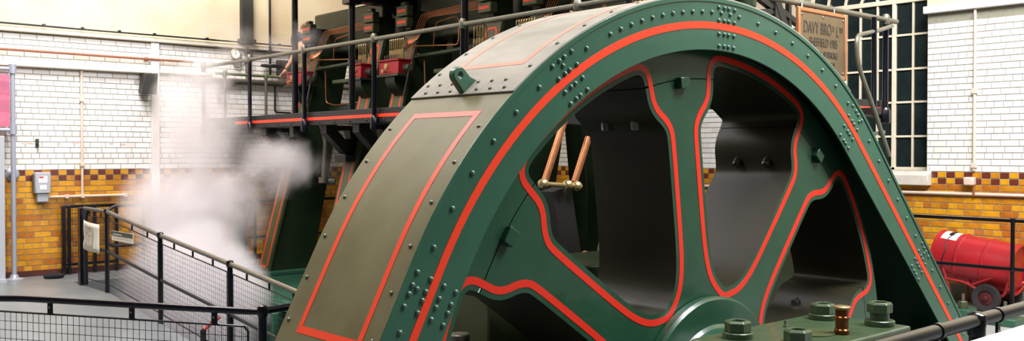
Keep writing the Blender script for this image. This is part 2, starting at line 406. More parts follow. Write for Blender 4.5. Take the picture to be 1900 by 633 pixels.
# floors: landing by the left wall, ramp falling towards the engine pit, slab by the right wall
RX = 3.98
tag(MB().box((-7, 11.6, -3.2), (RX, YL, FZ)).box((RX, 13.0, -3.2), (9.6, YL, FZ)).build('floor', 'floor_grey', bevel=0), kind='structure')
rp = MB(); rp.prism([[(11.6, FZ), (11.6, -3.2), (-1.0, -3.2), (-1.0, -2.25), (5.8, -2.25)]], YZ, -7, RX)
tag(rp.build('floor', 'floor_grey', smooth=False), kind='structure')
tag(MB().box((-7, -7, -3.4), (XR, YL, -3.2)).build('floor', 'pit'), kind='structure')
tag(MB().box((8.05, -7, -3.2), (XR, 4.25, -1.78)).box((9.7, 4.25, -3.2), (XR, YL, -1.78)).build('floor', 'concrete', bevel=.01), kind='structure')
tag(MB().box((-7, -7, -3.2), (8.05, 1.6, -1.9)).build('floor', 'floor_grey'), kind='structure')

# ------------------------------------------------------------------ wheel guard
Y0, GW = 3.6, .87
K = 3.6
def gpath(cx, cz, r, aR, aL, zR, zL, off=0):
    cx, cz, r = cx*K, cz*K, r*K+off; pts = []
    a = R(aR); p = Vector((cx+r*math.cos(a), cz+r*math.sin(a))); d = Vector((math.sin(a), -math.cos(a))); pts.append(p+d*((p.y-zR)/-d.y))
    for i in range(61):
        a = R(aR+(aL-aR)*i/60); pts.append(Vector((cx+r*math.cos(a), cz+r*math.sin(a))))
    a = R(aL); p = pts[-1]; d = Vector((-math.sin(a), math.cos(a))); pts.append(p+d*((p.y-zL)/-d.y))
    return pts
GB_R, GB_L = -1.76, -2.24
def outer(off=0): return gpath(1.379, -.474, .738, 45, 153, GB_R, GB_L, off)
def midp(): return gpath(1.3727, -.4615, .682, 46, 153, GB_R, GB_L)
def inner(): return gpath(1.3673, -.445, .6233, 47, 153, GB_R, GB_L)
guard = thing('wheel_guard', (4.95, Y0+GW/2, -1.76), 'large green arched steel guard over the spoked wheel, riveted, with red-orange lines', 'wheel guard')
OUT, INN = outer(), inner()
fp = MB().prism([OUT+INN[::-1]], XZ, Y0, Y0+.014).build('front_plate', 'green', guard, bevel=.003, segs=1)
bp_ = MB().prism([OUT+INN[::-1]], XZ, Y0+GW-.014, Y0+GW).build('back_plate', 'green_dark', guard)
m = MB(); ribbon(m, midp(), .043, XZ, Y0-.0025, Y0+.001); m.build('painted_line', 'red_line', fp, smooth=False)
# arc-length parameter along the outer edge, from the foot by the drum up and over
def cum(P):
    s = [0]
    for a, b in zip(P, P[1:]): s.append(s[-1]+(b-a).length)
    return s
OS = cum(OUT)
def at_s(t, lift=0):
    for i in range(len(OUT)-1):
        if t <= OS[i+1] or i == len(OUT)-2:
            d = (OUT[i+1]-OUT[i]).normalized(); p = OUT[i]+d*(t-OS[i]); nrm = Vector((d.y, -d.x)); return p+nrm*lift, d, nrm
def s_of_angle(adeg):                     # angle on the round part, seen from the arch centre
    return OS[1]+(adeg-45)/(153-45)*(OS[61]-OS[1])
def sheet(name, s0, s1, lift, th, m, y0=Y0-.004, y1=Y0+GW+.004):
    n = max(2, int((s1-s0)/.06)); ps = [at_s(s0+(s1-s0)*i/n) for i in range(n+1)]
    lp = [p+nr*(lift+th) for p, d, nr in ps]+[p+nr*lift for p, d, nr in ps][::-1]
    return MB().prism([lp], XZ, y0, y1).build(name, m, guard, bevel=.002, segs=1)
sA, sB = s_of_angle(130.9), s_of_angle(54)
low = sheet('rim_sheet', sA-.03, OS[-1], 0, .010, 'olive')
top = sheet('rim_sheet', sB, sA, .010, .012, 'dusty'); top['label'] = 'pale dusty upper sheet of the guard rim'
rgt = sheet('rim_sheet', .0, sB+.05, 0, .010, 'green')
for yy, nm in ((Y0-.012, 'edge_angle'),):
    n = 120; ps = [at_s(OS[-1]*i/n) for i in range(n+1)]
    lp = [p+nr*.014 for p, d, nr in ps]+[p-nr*.012 for p, d, nr in ps][::-1]
    MB().prism([lp], XZ, Y0-.006, Y0).build('edge_angle', 'green', guard, bevel=.002, segs=1)
# painted outlines on the rim
def rim_band(parent, m, pts, wd, lift):
    mb = MB()
    n = len(pts)
    for i in range(n-1):
        (sa, ya), (sb, yb) = pts[i], pts[i+1]; k = max(1, int(abs(sb-sa)/.05))
        for j in range(k):
            t0, t1 = j/k, (j+1)/k; q = []
            for t in (t0, t1):
                s_, y = sa+(sb-sa)*t, ya+(yb-ya)*t
                for sg in (-1, 1):
                    if abs(sb-sa) > abs(yb-ya): ss, yy = s_, y+sg*wd/2
                    else: ss, yy = s_+sg*wd/2, y
                    p, d, nr = at_s(ss, lift); q.append((p.x, yy, p.y))
            mb.add(q, [(0, 1, 3, 2)])
    return mb.build('painted_line', m, parent, smooth=False)
def rim_hit(u, v, lift=.01):
    r = ray(u, v); best = None
    for i in range(900):
        t = OS[-1]*i/899; p, d, nr = at_s(t, lift); Y = p.x*r.y/r.x
        e = abs(r.z/r.x*p.x-p.y)
        if Y0-.1 < Y < Y0+GW+.3 and (best is None or e < best[0]): best = (e, t, Y)
    return best[1], best[2]
s1, y1 = rim_hit(765, 217); s2, y2 = rim_hit(882, 210); s3, y3 = rim_hit(560, 612); s5, y5 = rim_hit(672, 633)
ya, yb = (y1+y3)/2, (y2+y5)/2
sl = (s1+s2)/2
w_ = .038
rim_band(low, 'red_line', [(sl, yb-w_/2), (sl, ya+w_/2)], w_, .0115); rim_band(low, 'red_line', [(s3, yb-w_/2), (s3, ya+w_/2)], w_, .0115)
rim_band(low, 'red_line', [(sl, ya), (s3, ya)], w_, .0115); rim_band(low, 'red_line', [(sl, yb), (s3, yb)], w_, .0115)
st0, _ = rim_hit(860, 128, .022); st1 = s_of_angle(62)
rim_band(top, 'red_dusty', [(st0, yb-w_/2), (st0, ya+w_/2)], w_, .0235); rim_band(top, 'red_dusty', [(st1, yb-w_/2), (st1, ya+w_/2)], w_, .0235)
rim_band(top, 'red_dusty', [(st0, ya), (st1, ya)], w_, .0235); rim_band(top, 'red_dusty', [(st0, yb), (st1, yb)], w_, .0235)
# rivets
RV = proto_mesh(dome(.0140, .0125), 'rivet_green'); RV2 = proto_mesh(dome(.0125, .011), 'rivet')
qf = Vector((0, -1, 0)).to_track_quat('Z', 'Y')
def frivet(p): inst('rivet', RV, fp, (p.x, Y0-.0005, p.y), qf)
t = .12
while t < OS[-1]:
    near_top = s_of_angle(84) < t < s_of_angle(112)
    p, d, nr = at_s(t, -.075); frivet(p); t += .098 if near_top else .215
for ang in (129.5-9, 82.5, 0, 0, 160): pass
def cluster(sc):
    p0 = at_s(sc)[0]; wd = min((p0-q).length for q in resample(INN, .01))
    for f_ in (.13, .39, .66, .90):
        for ds in (-.086, -.022, .022, .083):
            p, d, nr = at_s(sc+ds, -wd*f_); frivet(p)
def s_of_pixel(u, v):
    p = onY(u, v, Y0); best = min((abs((Vector((p.x, p.z))-at_s(OS[-1]*i/999)[0]).length), OS[-1]*i/999) for i in range(1000)); return best[1]
for u, v in ((1050, 125), (1347, 45), (1588, 216), (1710, 478), (778, 545)): cluster(s_of_pixel(u, v))
t = .15
while t < OS[-1]:
    for yy in (Y0+.055, Y0+GW-.045):
        lift = .0215 if sB < t < sA else .0095
        p, d, nr = at_s(t, lift)
        if t > .1 and abs(t-sA) > .05: inst('rivet', RV2, top if sB < t < sA else low, (p.x, yy, p.y), Vector((nr.x, 0, nr.y)).to_track_quat('Z', 'Y'))
    t += .235
for k in range(7):
    for row, ds in ((0, -.035), (1, -.105)):
        yy = Y0+.09+k*.112+(.05 if row else 0)
        if yy > Y0+GW-.04: continue
        p, d, nr = at_s(sA+ds, .0215); inst('rivet', RV2, top, (p.x, yy, p.y), Vector((nr.x, 0, nr.y)).to_track_quat('Z', 'Y'))
# lifting lug on the seam
p, d, nr = at_s(sA-.055, .02); tg = -d
def lugfn(a, b, dd): q = p+tg*a+nr*b; return (q.x, dd, q.y)
prof = [(-.045, -.01), (.08, -.01), (.05, .04)]+[(.0+.045*math.cos(R(a)), .09+.045*math.sin(R(a))) for a in range(10, 181, 17)]+[(-.045, .045)]
hl = [(.0+.015*math.cos(R(a)), .09+.015*math.sin(R(a))) for a in range(0, 360, 30)]
lug = MB().prism([prof, hl], lugfn, Y0+.40, Y0+.445); lug.build('lifting_lug', 'green', guard, bevel=.006)

# ------------------------------------------------------------------ the spoked wheel inside the guard
YW, WT = 3.735, .65
C = Vector((4.982, -1.60)); RW, RS, JR = 2.275, 2.222, 2.075
SPK = sorted([145.3, 97.2, 50.5, 6.3, -37.9, -82.1, -126.3, -170.5])
wheel = thing('spoked_wheel', (C.x, YW+WT/2, C.y-RW), 'dark green iron wheel with eight red-lined spokes turning inside the guard', 'wheel')
PROF = [(.23, .725), (.165, .79), (.13, .9), (.116, 1.05), (.113, 1.4), (.113, 1.72), (.125, 1.79), (.17, 1.855), (.235, 1.915), (.272, 1.98), (.285, 2.07), (.30, 2.15), (.35, 2.205)]
def side(tdeg, sgn):
    e = Vector((math.cos(R(tdeg)), math.sin(R(tdeg)))); n = Vector((-e.y, e.x))
    return [e*math.sqrt(r*r-d*d)+n*(d*sgn) for d, r in PROF]
def opening(tB, tA):
    A, B = side(tA, -1), side(tB, 1); a0 = math.degrees(math.atan2(A[-1].y, A[-1].x)); a0 += 360 if a0 < tB-90 else 0
    aw = math.degrees(math.asin(.42/RS)); arc = [Vector((RS*math.cos(R(tA-aw-(tA-tB-2*aw)*i/12)), RS*math.sin(R(tA-aw-(tA-tB-2*aw)*i/12)))) for i in range(13)]
    m_ = (tA+tB)/2; bot = Vector((math.cos(R(m_)), math.sin(R(m_))))*.70
    return chaikin(A+arc+B[::-1]+[bot], 2)
spider, rimin = [], []
lines = []
for k in range(8):
    tB = SPK[k]; tA = SPK[(k+1) % 8]+(360 if k == 7 else 0)
    P_ = opening(tB, tA); lines.append(P_); H = offset(P_, -.05); n = len(H)
    ins = [q.length < JR for q in H]
    st = next(i for i in range(n) if ins[i] and not ins[i-1])
    Hh = [H[(st+i) % n] for i in range(n)]; ni = sum(ins)
    run, outr = Hh[:ni], Hh[ni:]
    def cross(a, b, r):
        t = (r-a.length)/(b.length-a.length); return a+(b-a)*t
    cB = cross(outr[-1], run[0], JR); cA = cross(run[-1], outr[0], JR)
    aA = math.atan2(cA.y, cA.x)
    spider += [cB*(1-.003/JR)]+run+[cA*(1-.003/JR)]; rimin += [cB*(1+.003/JR)]+outr[::-1]+[cA*(1+.003/JR)]
    t2B = tA  # spoke centre between this opening and the next
    half = abs(math.radians(tA)-aA) % (2*math.pi); half = min(half, 2*math.pi-half)
    for i in range(1, 6):
        a = R(tA)-half+2*half*i/6
        spider.append(Vector((math.cos(a), math.sin(a)))*(JR-.003)); rimin.append(Vector((math.cos(a), math.sin(a)))*(JR+.003))
rimo = [Vector((RW*math.cos(R(a)), RW*math.sin(R(a)))) for a in range(0, 360, 3)]
def wfn(a, b, d): return (C.x+a, d, C.y+b)
def sided(mb):                  # faces that are not front or back take a dark colour painting in shade
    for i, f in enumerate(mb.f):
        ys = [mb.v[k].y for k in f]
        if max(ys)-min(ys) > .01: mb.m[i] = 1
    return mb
spo = sided(MB().prism([spider], wfn, YW, YW+WT)).build('spider', ['green_wheel', 'wheel_side_shade'], wheel, bevel=.016)
rim = sided(MB().prism([rimo, rimin], wfn, YW, YW+WT)).build('rim', ['green_wheel', 'wheel_side_shade'], wheel, bevel=.012)
for P_ in lines:
    m = MB(); ribbon(m, P_, .040, wfn, YW-.002, YW+.0005, closed=True); m.build('painted_line', 'red_wheel', wheel, smooth=False)
HEX = lambda r, h, o, ax: MB().lathe([(r*.93, 0), (r, h*.06), (r, h*.9), (r*.86, h)], o, ax, 6)
for t_ in SPK:
    e = Vector((math.cos(R(t_)), math.sin(R(t_)))); n = Vector((-e.y, e.x)); q = C+e*2.055
    m = MB().obox((q.x, YW-.02, q.y), (e.x*.035, 0, e.y*.035), (0, .022, 0), (n.x*.045, 0, n.y*.045))
    m.build('joint_key', 'green_wheel', wheel, bevel=.005)
    for yy in (YW+.2, YW+.45):
        for sg in (-1, 1):
            q = C+e*1.86+n*(.215*sg); HEX(.035, .07, (q.x, yy, q.y), (-e.x, 0, -e.y)).build('flange_nut', 'steel', wheel, ang=20)
MB().lathe([(.66, 0), (.69, -.012), (.69, -.065), (.675, -.08), (.52, -.082), (.50, -.10), (.50, -.22), (.485, -.235), (.36, -.236), (.36, -.5)], (C.x, YW+.002, C.y), (0, 1, 0), 72).build('hub', 'green_wheel', wheel)
MB().lathe([(.36, 0), (.36, .5), (.34, .9)], (C.x, YW+WT, C.y), (0, 1, 0), 48).build('shaft', 'steel_dull', wheel)
MB().lathe([(.690, 0), (.693, -.003), (.690, -.006)], (C.x, YW-.060, C.y), (0, 1, 0), 72).build('hub_ring', 'green_cast', wheel)

# ------------------------------------------------------------------ shaft bearing with its cap bolts
bz = -1.04
brg = thing('shaft_bearing', (C.x, 3.0, -2.6), 'heavy green shaft bearing block with big hexagon nuts in front of the wheel hub', 'bearing')
MB().box((4.32, 2.70, -1.58), (5.64, 3.34, bz)).build('cap', 'green_cast', brg, bevel=.014)
MB().box((4.2, 2.66, -2.6), (5.76, 3.4, -1.6)).build('pedestal', 'green_dark', brg, bevel=.02)
for u, v, raised in ((1527, 592, 0), (1632, 604, 1), (1369, 627, 0), (1480, 645, 0)):
    q = onZ(u, v, bz); x, y = q.x, q.y
    k_ = .72
    def sc(pr): return [(r_*k_, d_*k_) for r_, d_ in pr]
    wsh = MB().lathe(sc([(.118, 0), (.122, .008), (.122, .045), (.116, .05)]), (x, y, bz-.001), (0, 0, 1), 28).build('washer', 'green_cast', brg)
    h0 = .05*k_
    if raised: MB().lathe(sc([(.075, 0), (.078, .02), (.078, .065)]), (x, y, bz+h0-.002), (0, 0, 1), 20).build('collar', 'green_cast', brg); h0 = .11*k_
    nut = MB().lathe(sc([(.098, 0), (.104, .008), (.104, .075), (.09, .092), (.062, .092), (.058, .045), (.0, .045)]), (x, y, bz+h0-.002), (0, 0, 1), 6).build('nut', 'green_cast', brg, ang=20, bevel=.003)
    MB().lathe(sc([(.045, 0), (.045, .012), (.04, .016)]), (x, y, bz+h0+.03), (0, 0, 1), 16).build('bolt_end', 'black_iron', nut)
q = onZ(1562, 620, bz)
cup = thing('oil_cup', (q.x, q.y, bz), 'round brown copper oil cup with a flat brass lid standing on the bearing cap', 'oil cup')
k_ = .70
MB().lathe([(r_*k_, d_*k_) for r_, d_ in [(.058, 0), (.062, .01), (.062, .035), (.053, .045), (.053, .12), (.06, .13), (.06, .14), (.052, .15), (.052, .205)]], (q.x, q.y, bz+.001), (0, 0, 1), 24).build('body', 'oilcup', cup)
MB().lathe([(r_*k_, d_*k_) for r_, d_ in [(.052, 0), (.068, .012), (.068, .022), (.06, .028), (.0, .03)]], (q.x, q.y, bz+.205*k_), (0, 0, 1), 24).build('lid', 'brass', cup)
q = onZ(1457, 607, bz); MB().lathe([(.012, 0), (.012, .01), (.006, .012), (.006, .03), (.009, .034), (.009, .04)], (q.x, q.y, bz), (0, 0, 1), 10).build('grease_nipple', 'steel_dull', brg)
q = onZ(1508, 618, bz); MB().lathe([(.13, 0), (.13, .006), (.118, .007)], (q.x, q.y, bz), (0, 0, 1), 28).build('cover_plate', 'green_olive', brg)
# rear bearing, seen under the left spokes
rb = thing('rear_bearing', (4.98, 5.0, -2.6), 'green iron bearing pedestal behind the wheel, with a bolted base flange', 'bearing')
MB().box((3.90, 4.60, -1.24), (4.36, 5.3, -.78)).build('cap_lit_end', 'green_olive', rb, bevel=.015)  # end piece of the cap, its light painted in as a lighter green
MB().box((4.38, 4.60, -1.24), (6.1, 5.3, -.78)).build('cap', 'green_dark', rb, bevel=.015)  # rest of the cap, shade behind the wheel put into the darker green
MB().box((3.62, 4.56, -2.6), (6.3, 5.4, -1.26)).build('pedestal', 'green_dark', rb, bevel=.02)
for x, y in ((3.76, 4.72), (3.76, 5.2)):
    MB().lathe([(.075, 0), (.078, .008), (.078, .025), (.066, .026), (.066, .12), (.06, .128), (.0, .13)], (x, y, -1.262), (0, 0, 1), 18).build('bolt', 'steel_dull', rb)
# ------------------------------------------------------------------ engine bed, platform
bed = thing('engine_bed', (7.4, 9.0, -3.2), 'long green cast bed plate under the engine columns', 'engine bed')
MB().box((5.3, 5.7, -3.2), (9.6, 12.95, -1.68)).build('bed_plate', 'green', bed, bevel=.02)
MB().box((5.22, 5.7, -1.78), (5.3, 12.95, -1.70)).build('edge_flange', 'green', bed, bevel=.01)
for i in range(6): MB().box((5.12, 6.2+i*1.2, -3.19), (5.3, 6.28+i*1.2, -1.79)).build('rib', 'green', bed, bevel=.01)

PX, PZ = 6.2, .52
plat = thing('engine_platform', (PX, 9.3, .36), 'black walkway along the engine with a red line on its edge beam', 'platform')
MB().box((PX, 4.68, .36), (PX+.06, 13.95, .53)).build('edge_beam', 'black_iron', plat, bevel=.006)
MB().box((PX-.003, 4.69, .425), (PX, 12.95, .462)).build('painted_line', 'red_line', plat, smooth=False)
MB().box((PX+.06, 5.4, .49), (6.72, 12.6, .515)).build('deck_plate', 'black_iron', plat)
MB().box((PX+.06, 12.6, .49), (9.2, 13.95, .515)).build('deck_plate', 'black_iron', plat)
MB().box((PX+.06, 4.70, .49), (9.2, 5.4, .515)).build('deck_plate', 'black_iron', plat)
MB().box((PX+.06, 4.68, .36), (9.2, 4.74, .53)).build('edge_beam', 'black_iron', plat, bevel=.006)
MB().box((PX+.1, 4.677, .425), (9.08, 4.68, .462)).build('painted_line', 'red_line', plat, smooth=False)
bolt = proto_mesh(dome(.016, .014, 6), 'black_iron'); qx = Vector((-1, 0, 0)).to_track_quat('Z', 'Y')
for i in range(24): inst('bolt', bolt, plat, (PX, 5.2+i*.36, .395), qx)
for i in range(10): inst('bolt', bolt, plat, (6.6+i*.27, 4.68, .395), qf)
CY = []
for b in (12.2, 9.85, 7.5): CY += [(b, 'big'), (b-1.6, 'small')]
def xf(z): return 6.67+.27*z
for yc, k in CY[:4]:            # brackets under the walkway
    o_ = [(PX+.06, .36), (xf(.36)+.03, .36), (xf(-.02), -.02), (xf(-.02)-.13, -.0), (PX+.06, .26)]
    h_ = [(6.42, .30), (6.60, .30), (6.62, .19), (6.56, .16)]
    MB().prism([o_, h_], XZ, yc-.07, yc+.07).build('bracket', 'black_iron', plat, smooth=False)
    MB().box((xf(-.04)-.16, yc-.13, -.10), (xf(-.04)+.01, yc+.13, -.02)).build('bracket_foot', 'black_iron', plat, bevel=.005)
for yc in (11.35, 9.0): MB().box((PX+.02, yc-.05, .22), (PX+.2, yc+.05, .36)).build('hanger', 'black_iron', plat, smooth=False)

def railing(name, posts, rails, label, cat='railing', group=None, pm='navy_black', rm='rail_grey', pr=.028, rr=.026, base=None, sock=True):
    t_ = thing(name, (posts[0][0], posts[0][1], posts[0][2]), label, cat, group)
    for x, y, z0, z1 in posts:
        p_ = MB().tube([(x, y, z0), (x, y, z1)], pr, 10).build('post', pm, t_)
        MB().lathe([(rr*1.3, -.05), (rr*1.55, -.035), (rr*1.55, .03), (rr*1.0, .055)], (x, y, z1), (0, 0, 1), 12).build('fitting', rm, p_)
        if sock: MB().lathe([(pr*1.2, 0), (pr*1.75, .01), (pr*1.75, .13), (pr*1.1, .16)], (x, y, z0), (0, 0, 1), 12).build('socket', pm, p_)
    for pts in rails: MB().tube(pts, rr, 10).build('rail', rm, t_)
    return t_
HR = 1.33
yps = [13.93, 12.41, 10.9, 9.3, 7.67, 6.03, 4.72]
prl = railing('platform_railing', [(PX-.04, y, .28, HR) for y in yps], [[(PX-.04, 13.94, HR-.02), (PX-.04, 4.72, HR)]], 'grey tube handrail on dark posts along the front edge of the engine walkway')
railing('platform_railing', [(9.1, 4.64, .30, HR)], [[(PX-.0, 4.64, HR), (9.32, 4.64, HR)]], 'short handrail behind the top of the guard, carrying the engraved brass plate')
railing('platform_railing', [(x, 13.6, .51, 1.2) for x in (6.35, 7.02)], [[(6.2, 13.6, 1.2), (8.0, 13.6, 1.2)]], 'green tube handrail across the far end of the engine walkway by the tiled wall', rm='green_rail', pm='rail_grey', sock=False, pr=.022, rr=.022)
for x, y, lb in ((6.5, 11.75, 'tall black post rising from the walkway beside the man'), (6.5, 10.31, 'tall black post with a curved bracket arm at its head'),
             (6.5, 8.06, 'tall black post rising just behind the crest of the guard'), (6.5, 5.72, 'black post half hidden behind the very top of the guard')):
    t_ = thing('platform_post', (x, y, .515), lb, 'post')
    MB().tube([(x, y, .53), (x, y, 3.4)], .042, 14).build('shaft', 'black', t_)
    MB().lathe([(.08, 0), (.08, .02), (.05, .03)], (x, y, .516), (0, 0, 1), 12).build('base_flange', 'black', t_)
    if abs(y-10.31) < .01:
        MB().box((x-.09, y-.09, 1.87), (x+.09, y+.09, 1.95)).build('bracket_head', 'black', t_, bevel=.01)
        MB().prism([[(x+.05, 2.5), (x+.05, 1.90), (x+.60, 1.90), (x+.70, 1.80), (x+.96, 1.79), (x+1.0, 2.5)]], XZ, y-.09, y+.09).build('bracket_arm', 'black', t_, bevel=.02)
ug = thing('upper_gallery', (6.8, 9.0, 2.6), 'black upper walkway carried by the tall posts over the engine', 'platform')
MB().box((6.0, 4.9, 2.62), (7.35, 12.5, 2.66)).build('deck_plate', 'black_iron', ug); MB().box((5.96, 4.9, 2.52), (6.02, 12.5, 2.70)).build('edge_beam', 'black_iron', ug)
# ladder handrail and end posts beyond the guard
lad = thing('ladder_handrail', (9.4, 4.35, -.1), 'bent grey ladder handrail at the walkway end, in front of the dark window', 'handrail')
MB().tube(fillet([onY(1655, 48, 4.60), onY(1632, 56, 4.45), onY(1588, 66, 4.35), onY(1592, 120, 4.35), onY(1622, 205, 4.3), onY(1650, 290, 4.25)], .12), .02, 10).build('rail', 'rail_grey', lad)
q = onY(1622, 203, 4.42); q2 = onY(1622, 56, 4.42)
MB().tube([(q.x, 4.42, .36), (q2.x, 4.42, 1.27)], .024, 10).build('post', 'navy_black', lad)
MB().box((q.x-.03, 4.40, .37), (q.x+.10, 4.63, .43)).build('bracket', 'black_iron', lad)
q = onY(1641, 245, 4.3); MB().bar(onY(1612, 250, 4.3), q, .02, .03).build('stay', 'rail_grey', lad)
# engraved plate
sx0, sx1 = onY(1478, 20, 4.6).x, onY(1568, 40, 4.6).x
sz1 = onY(1478, 12, 4.6).z; sz0 = onY(1568, 150, 4.6).z
sg = thing('name_plate', ((sx0+sx1)/2, 4.6, sz0), 'brass plate in a wooden frame engraved with the maker, Sheffield 1905, on the upper handrail', 'sign')
bw = .035
for a, b in (((sx0, sz0), (sx0+bw, sz1)), ((sx1-bw, sz0), (sx1, sz1)), ((sx0+bw, sz1-bw), (sx1-bw, sz1)), ((sx0+bw, sz0), (sx1-bw, sz0+bw))):
    MB().box((a[0], 4.575, a[1]), (b[0], 4.61, b[1])).build('frame', 'copper_frame', sg, bevel=.006)
pl = MB().box((sx0+bw, 4.585, sz0+bw), (sx1-bw, 4.605, sz1-bw)).build('plate', 'brass_plate', sg)
sw = sx1-sx0
def text(s_, x, z, size, parent, m, y, align='CENTER', rot=(math.pi/2, 0, 0), xs=1):
    cu = bpy.data.curves.new('t', 'FONT'); cu.body = s_; cu.size = size; cu.align_x = align; cu.extrude = .0015
    o = bpy.data.objects.new('t', cu); COL.objects.link(o); bpy.context.view_layer.update()
    me = bpy.data.meshes.new_from_object(o.evaluated_get(bpy.context.evaluated_depsgraph_get())); bpy.data.objects.remove(o)
    me.materials.clear(); me.materials.append(MATS[m])
    return inst('lettering', me, parent, (x, y, z), rot, (xs, 1, 1))
cx_ = (sx0+sx1)/2+.01
text('DAVY BRO', cx_-.10, sz1-.215, .155, pl, 'engrave', 4.583, xs=.62); text('S', cx_+.165, sz1-.175, .075, pl, 'engrave', 4.583, xs=.7)
text('L', cx_+.235, sz1-.215, .14, pl, 'engrave', 4.583, xs=.62); text('TD', cx_+.30, sz1-.175, .07, pl, 'engrave', 4.583, xs=.7)
text('SHEFFIELD 1905', cx_+.0, sz1-.325, .112, pl, 'engrave', 4.583, xs=.62)
text('40 DIA 48 STROKE', cx_+.03, sz1-.42, .082, pl, 'engrave', 4.583, xs=.62); text('I.H.P.', cx_+.15, sz1-.51, .078, pl, 'engrave', 4.583, xs=.62)
SCW = proto_mesh(dome(.012, .008, 8), 'steel')
for x in (sx0+.06, (sx0+sx1)/2, sx1-.06):
    for z in (sz0+.06, sz1-.06): inst('screw', SCW, pl, (x, 4.585, z), qf)
for x in (sx0+.08, sx1-.2):
    m = MB(); m.tube([(x+.0, 4.6, sz1-.0), (x+.02, 4.61, sz1+.04), (x+.02, 4.64, HR+.035), (x+.02, 4.675, HR), (x+.02, 4.66, sz1)], .008, 6); m.build('hook', 'steel', sg)

# ------------------------------------------------------------------ engine: three pairs of leaning columns
NM = ['far', 'middle', 'near']
for i, (yc, kind) in enumerate(CY):
    unit = i//2
    pos = ['beside the man', 'with four pipes by the second tall post', 'between the second and third posts', 'with its head above the guard seam', 'behind the dusty guard crest', 'beyond the guard crest beside the last tall post'][i]
    col_ = thing('engine_column', (xf(-1.66), yc, -1.68), 'leaning green engine column with red lines, ' + pos, 'column', 'engine columns')
    def cf(a, b, d): return (a, d, b)
    MB().prism([[(xf(-1.66), -1.66), (xf(1.55), 1.55), (xf(1.55)+.05, 1.55), (xf(-1.66)+.05, -1.66)]], cf, yc-.145, yc+.145).build('flange', 'green_olive', col_, bevel=.006)
    MB().prism([[(xf(-1.66)+.05, -1.66), (xf(1.55)+.05, 1.55), (xf(1.55)+.5, 1.55), (xf(-1.66)+.72, -1.66)]], cf, yc-.115, yc+.115).build('web', 'green_dark', col_)
    MB().box((xf(-1.66)-.12, yc-.24, -1.68), (xf(-1.66)+.8, yc+.24, -1.62)).build('foot', 'green', col_, bevel=.01)
    def ff(a, b, d): return (xf(b)+d, a, b)
    m = MB(); lp = fillet([Vector((yc-.09, 0)), Vector((yc-.09, -1.56)), Vector((yc+.09, -1.56)), Vector((yc+.09, 0))], .06)
    ribbon(m, [(yc-.09, -.02), (yc-.09, -1.52), (yc-.06, -1.56), (yc+.06, -1.56), (yc+.09, -1.52), (yc+.09, -.02)], .022, ff, -.003, .001)
    m.build('painted_line', 'red_line', col_, smooth=False)
    m = MB(); ribbon(m, [(yc-.09, .55), (yc-.09, 1.37), (yc-.06, 1.42), (yc+.06, 1.42), (yc+.09, 1.37), (yc+.09, .55)], .024, ff, -.003, .001); m.build('painted_line', 'red_line', col_, smooth=False)
    # head block with two red lines
    bx = 6.93
    MB().box((bx+.10, yc-.06, 1.55), (7.32, yc+.06, 1.80)).build('neck', 'green_dark', col_, bevel=.01)
    for z0, z1 in ((1.585, 1.70), (1.715, 1.85)):
        hb = MB().box((bx, yc-.115, z0), (bx+.10, yc+.115, z1)).build('head_block', 'green_olive', col_, bevel=.01)
        MB().box((bx-.003, yc-.09, (z0+z1)/2-.018), (bx+.0005, yc+.09, (z0+z1)/2+.018)).build('painted_line', 'red_line', hb, smooth=False)
    MB().box((bx+.02, yc-.05, 1.85), (bx+.09, yc+.05, 1.90)).build('head_bolt', 'green_olive', col_, bevel=.012)
    # lubricator: shelf, red box, glands and pipes
    L_ = .21 if kind == 'big' else .13; lx = 6.70; yb_ = yc-.05; n_ = 8 if kind == 'big' else 4
    MB().box((lx-.03, yb_-L_-.03, .945), (xf(.95)+.01, yb_+L_+.03, .975)).build('shelf', 'green_dark', col_, bevel=.004)
    MB().prism([[(xf(.94), .945), (lx+.02, .945), (lx+.02, .88), (lx+.08, .79), (xf(.72), .72)]], cf, yb_-.1, yb_+.1).build('shelf_bracket', 'green_dark', col_)
    lub = thing('lubricator_box', (lx+.1, yb_, .976), ('wide red lubricator box with eight pipes ' if kind == 'big' else 'small red lubricator box with four pipes ') + pos.replace('with four pipes ', ''), 'lubricator', 'lubricator boxes')
    MB().box((lx, yb_-L_, .976), (lx+.19, yb_+L_, 1.135)).build('body', 'box_red', lub, bevel=.008)
    MB().box((lx-.012, yb_-L_-.012, 1.136), (lx+.20, yb_+L_+.012, 1.158)).build('lid', 'box_red', lub, bevel=.005)
    MB().lathe([(.036, 0), (.036, .012), (.02, .016)], (lx, yb_+(.05 if kind == 'big' else 0), 1.075), (-1, 0, 0), 14).build('brass_plug', 'brass', lub)
    MB().lathe([(.016, 0), (.016, .04), (.022, .045), (.022, .06)], (lx, yb_+.05, 1.015), (-1, 0, 0), 10).build('tap', 'brass', lub)
    MB().lathe([(.05, 0), (.05, .025), (.03, .03), (.03, .06), (.042, .065), (.042, .09)], (lx+.11, yb_-L_, 1.05), (0, -1, 0), 14).build('ratchet', 'steel_dull', lub)
    for j in range(n_):
        y_ = yb_-L_+.02+(2*L_-(.06 if kind == 'small' else .1))*(j+.5)/n_
        MB().lathe([(.011, 0), (.013, .02), (.013, .10), (.008, .13)], (lx+.1, y_, 1.158), (0, 0, 1), 8).build('sight_glass', 'brass', lub)
        MB().tube(fillet([(lx+.1, y_, 1.30), (lx+.1, y_, 1.42), (lx+.15, y_, 1.42), (lx+.17, y_, 1.25)], .05, 4), .0078, 6).build('pipe', 'brass', lub)
    for j in range(7 if kind == 'big' else 3):
        MB().lathe([(.008, 0), (.008, .04), (.012, .045), (.012, .055)], (lx+.035, yb_-L_+.06+j*(2*L_-.1)/(7 if kind == 'big' else 3), 1.158), (0, 0, 1), 6).build('pump_knob', 'steel_dull', lub)
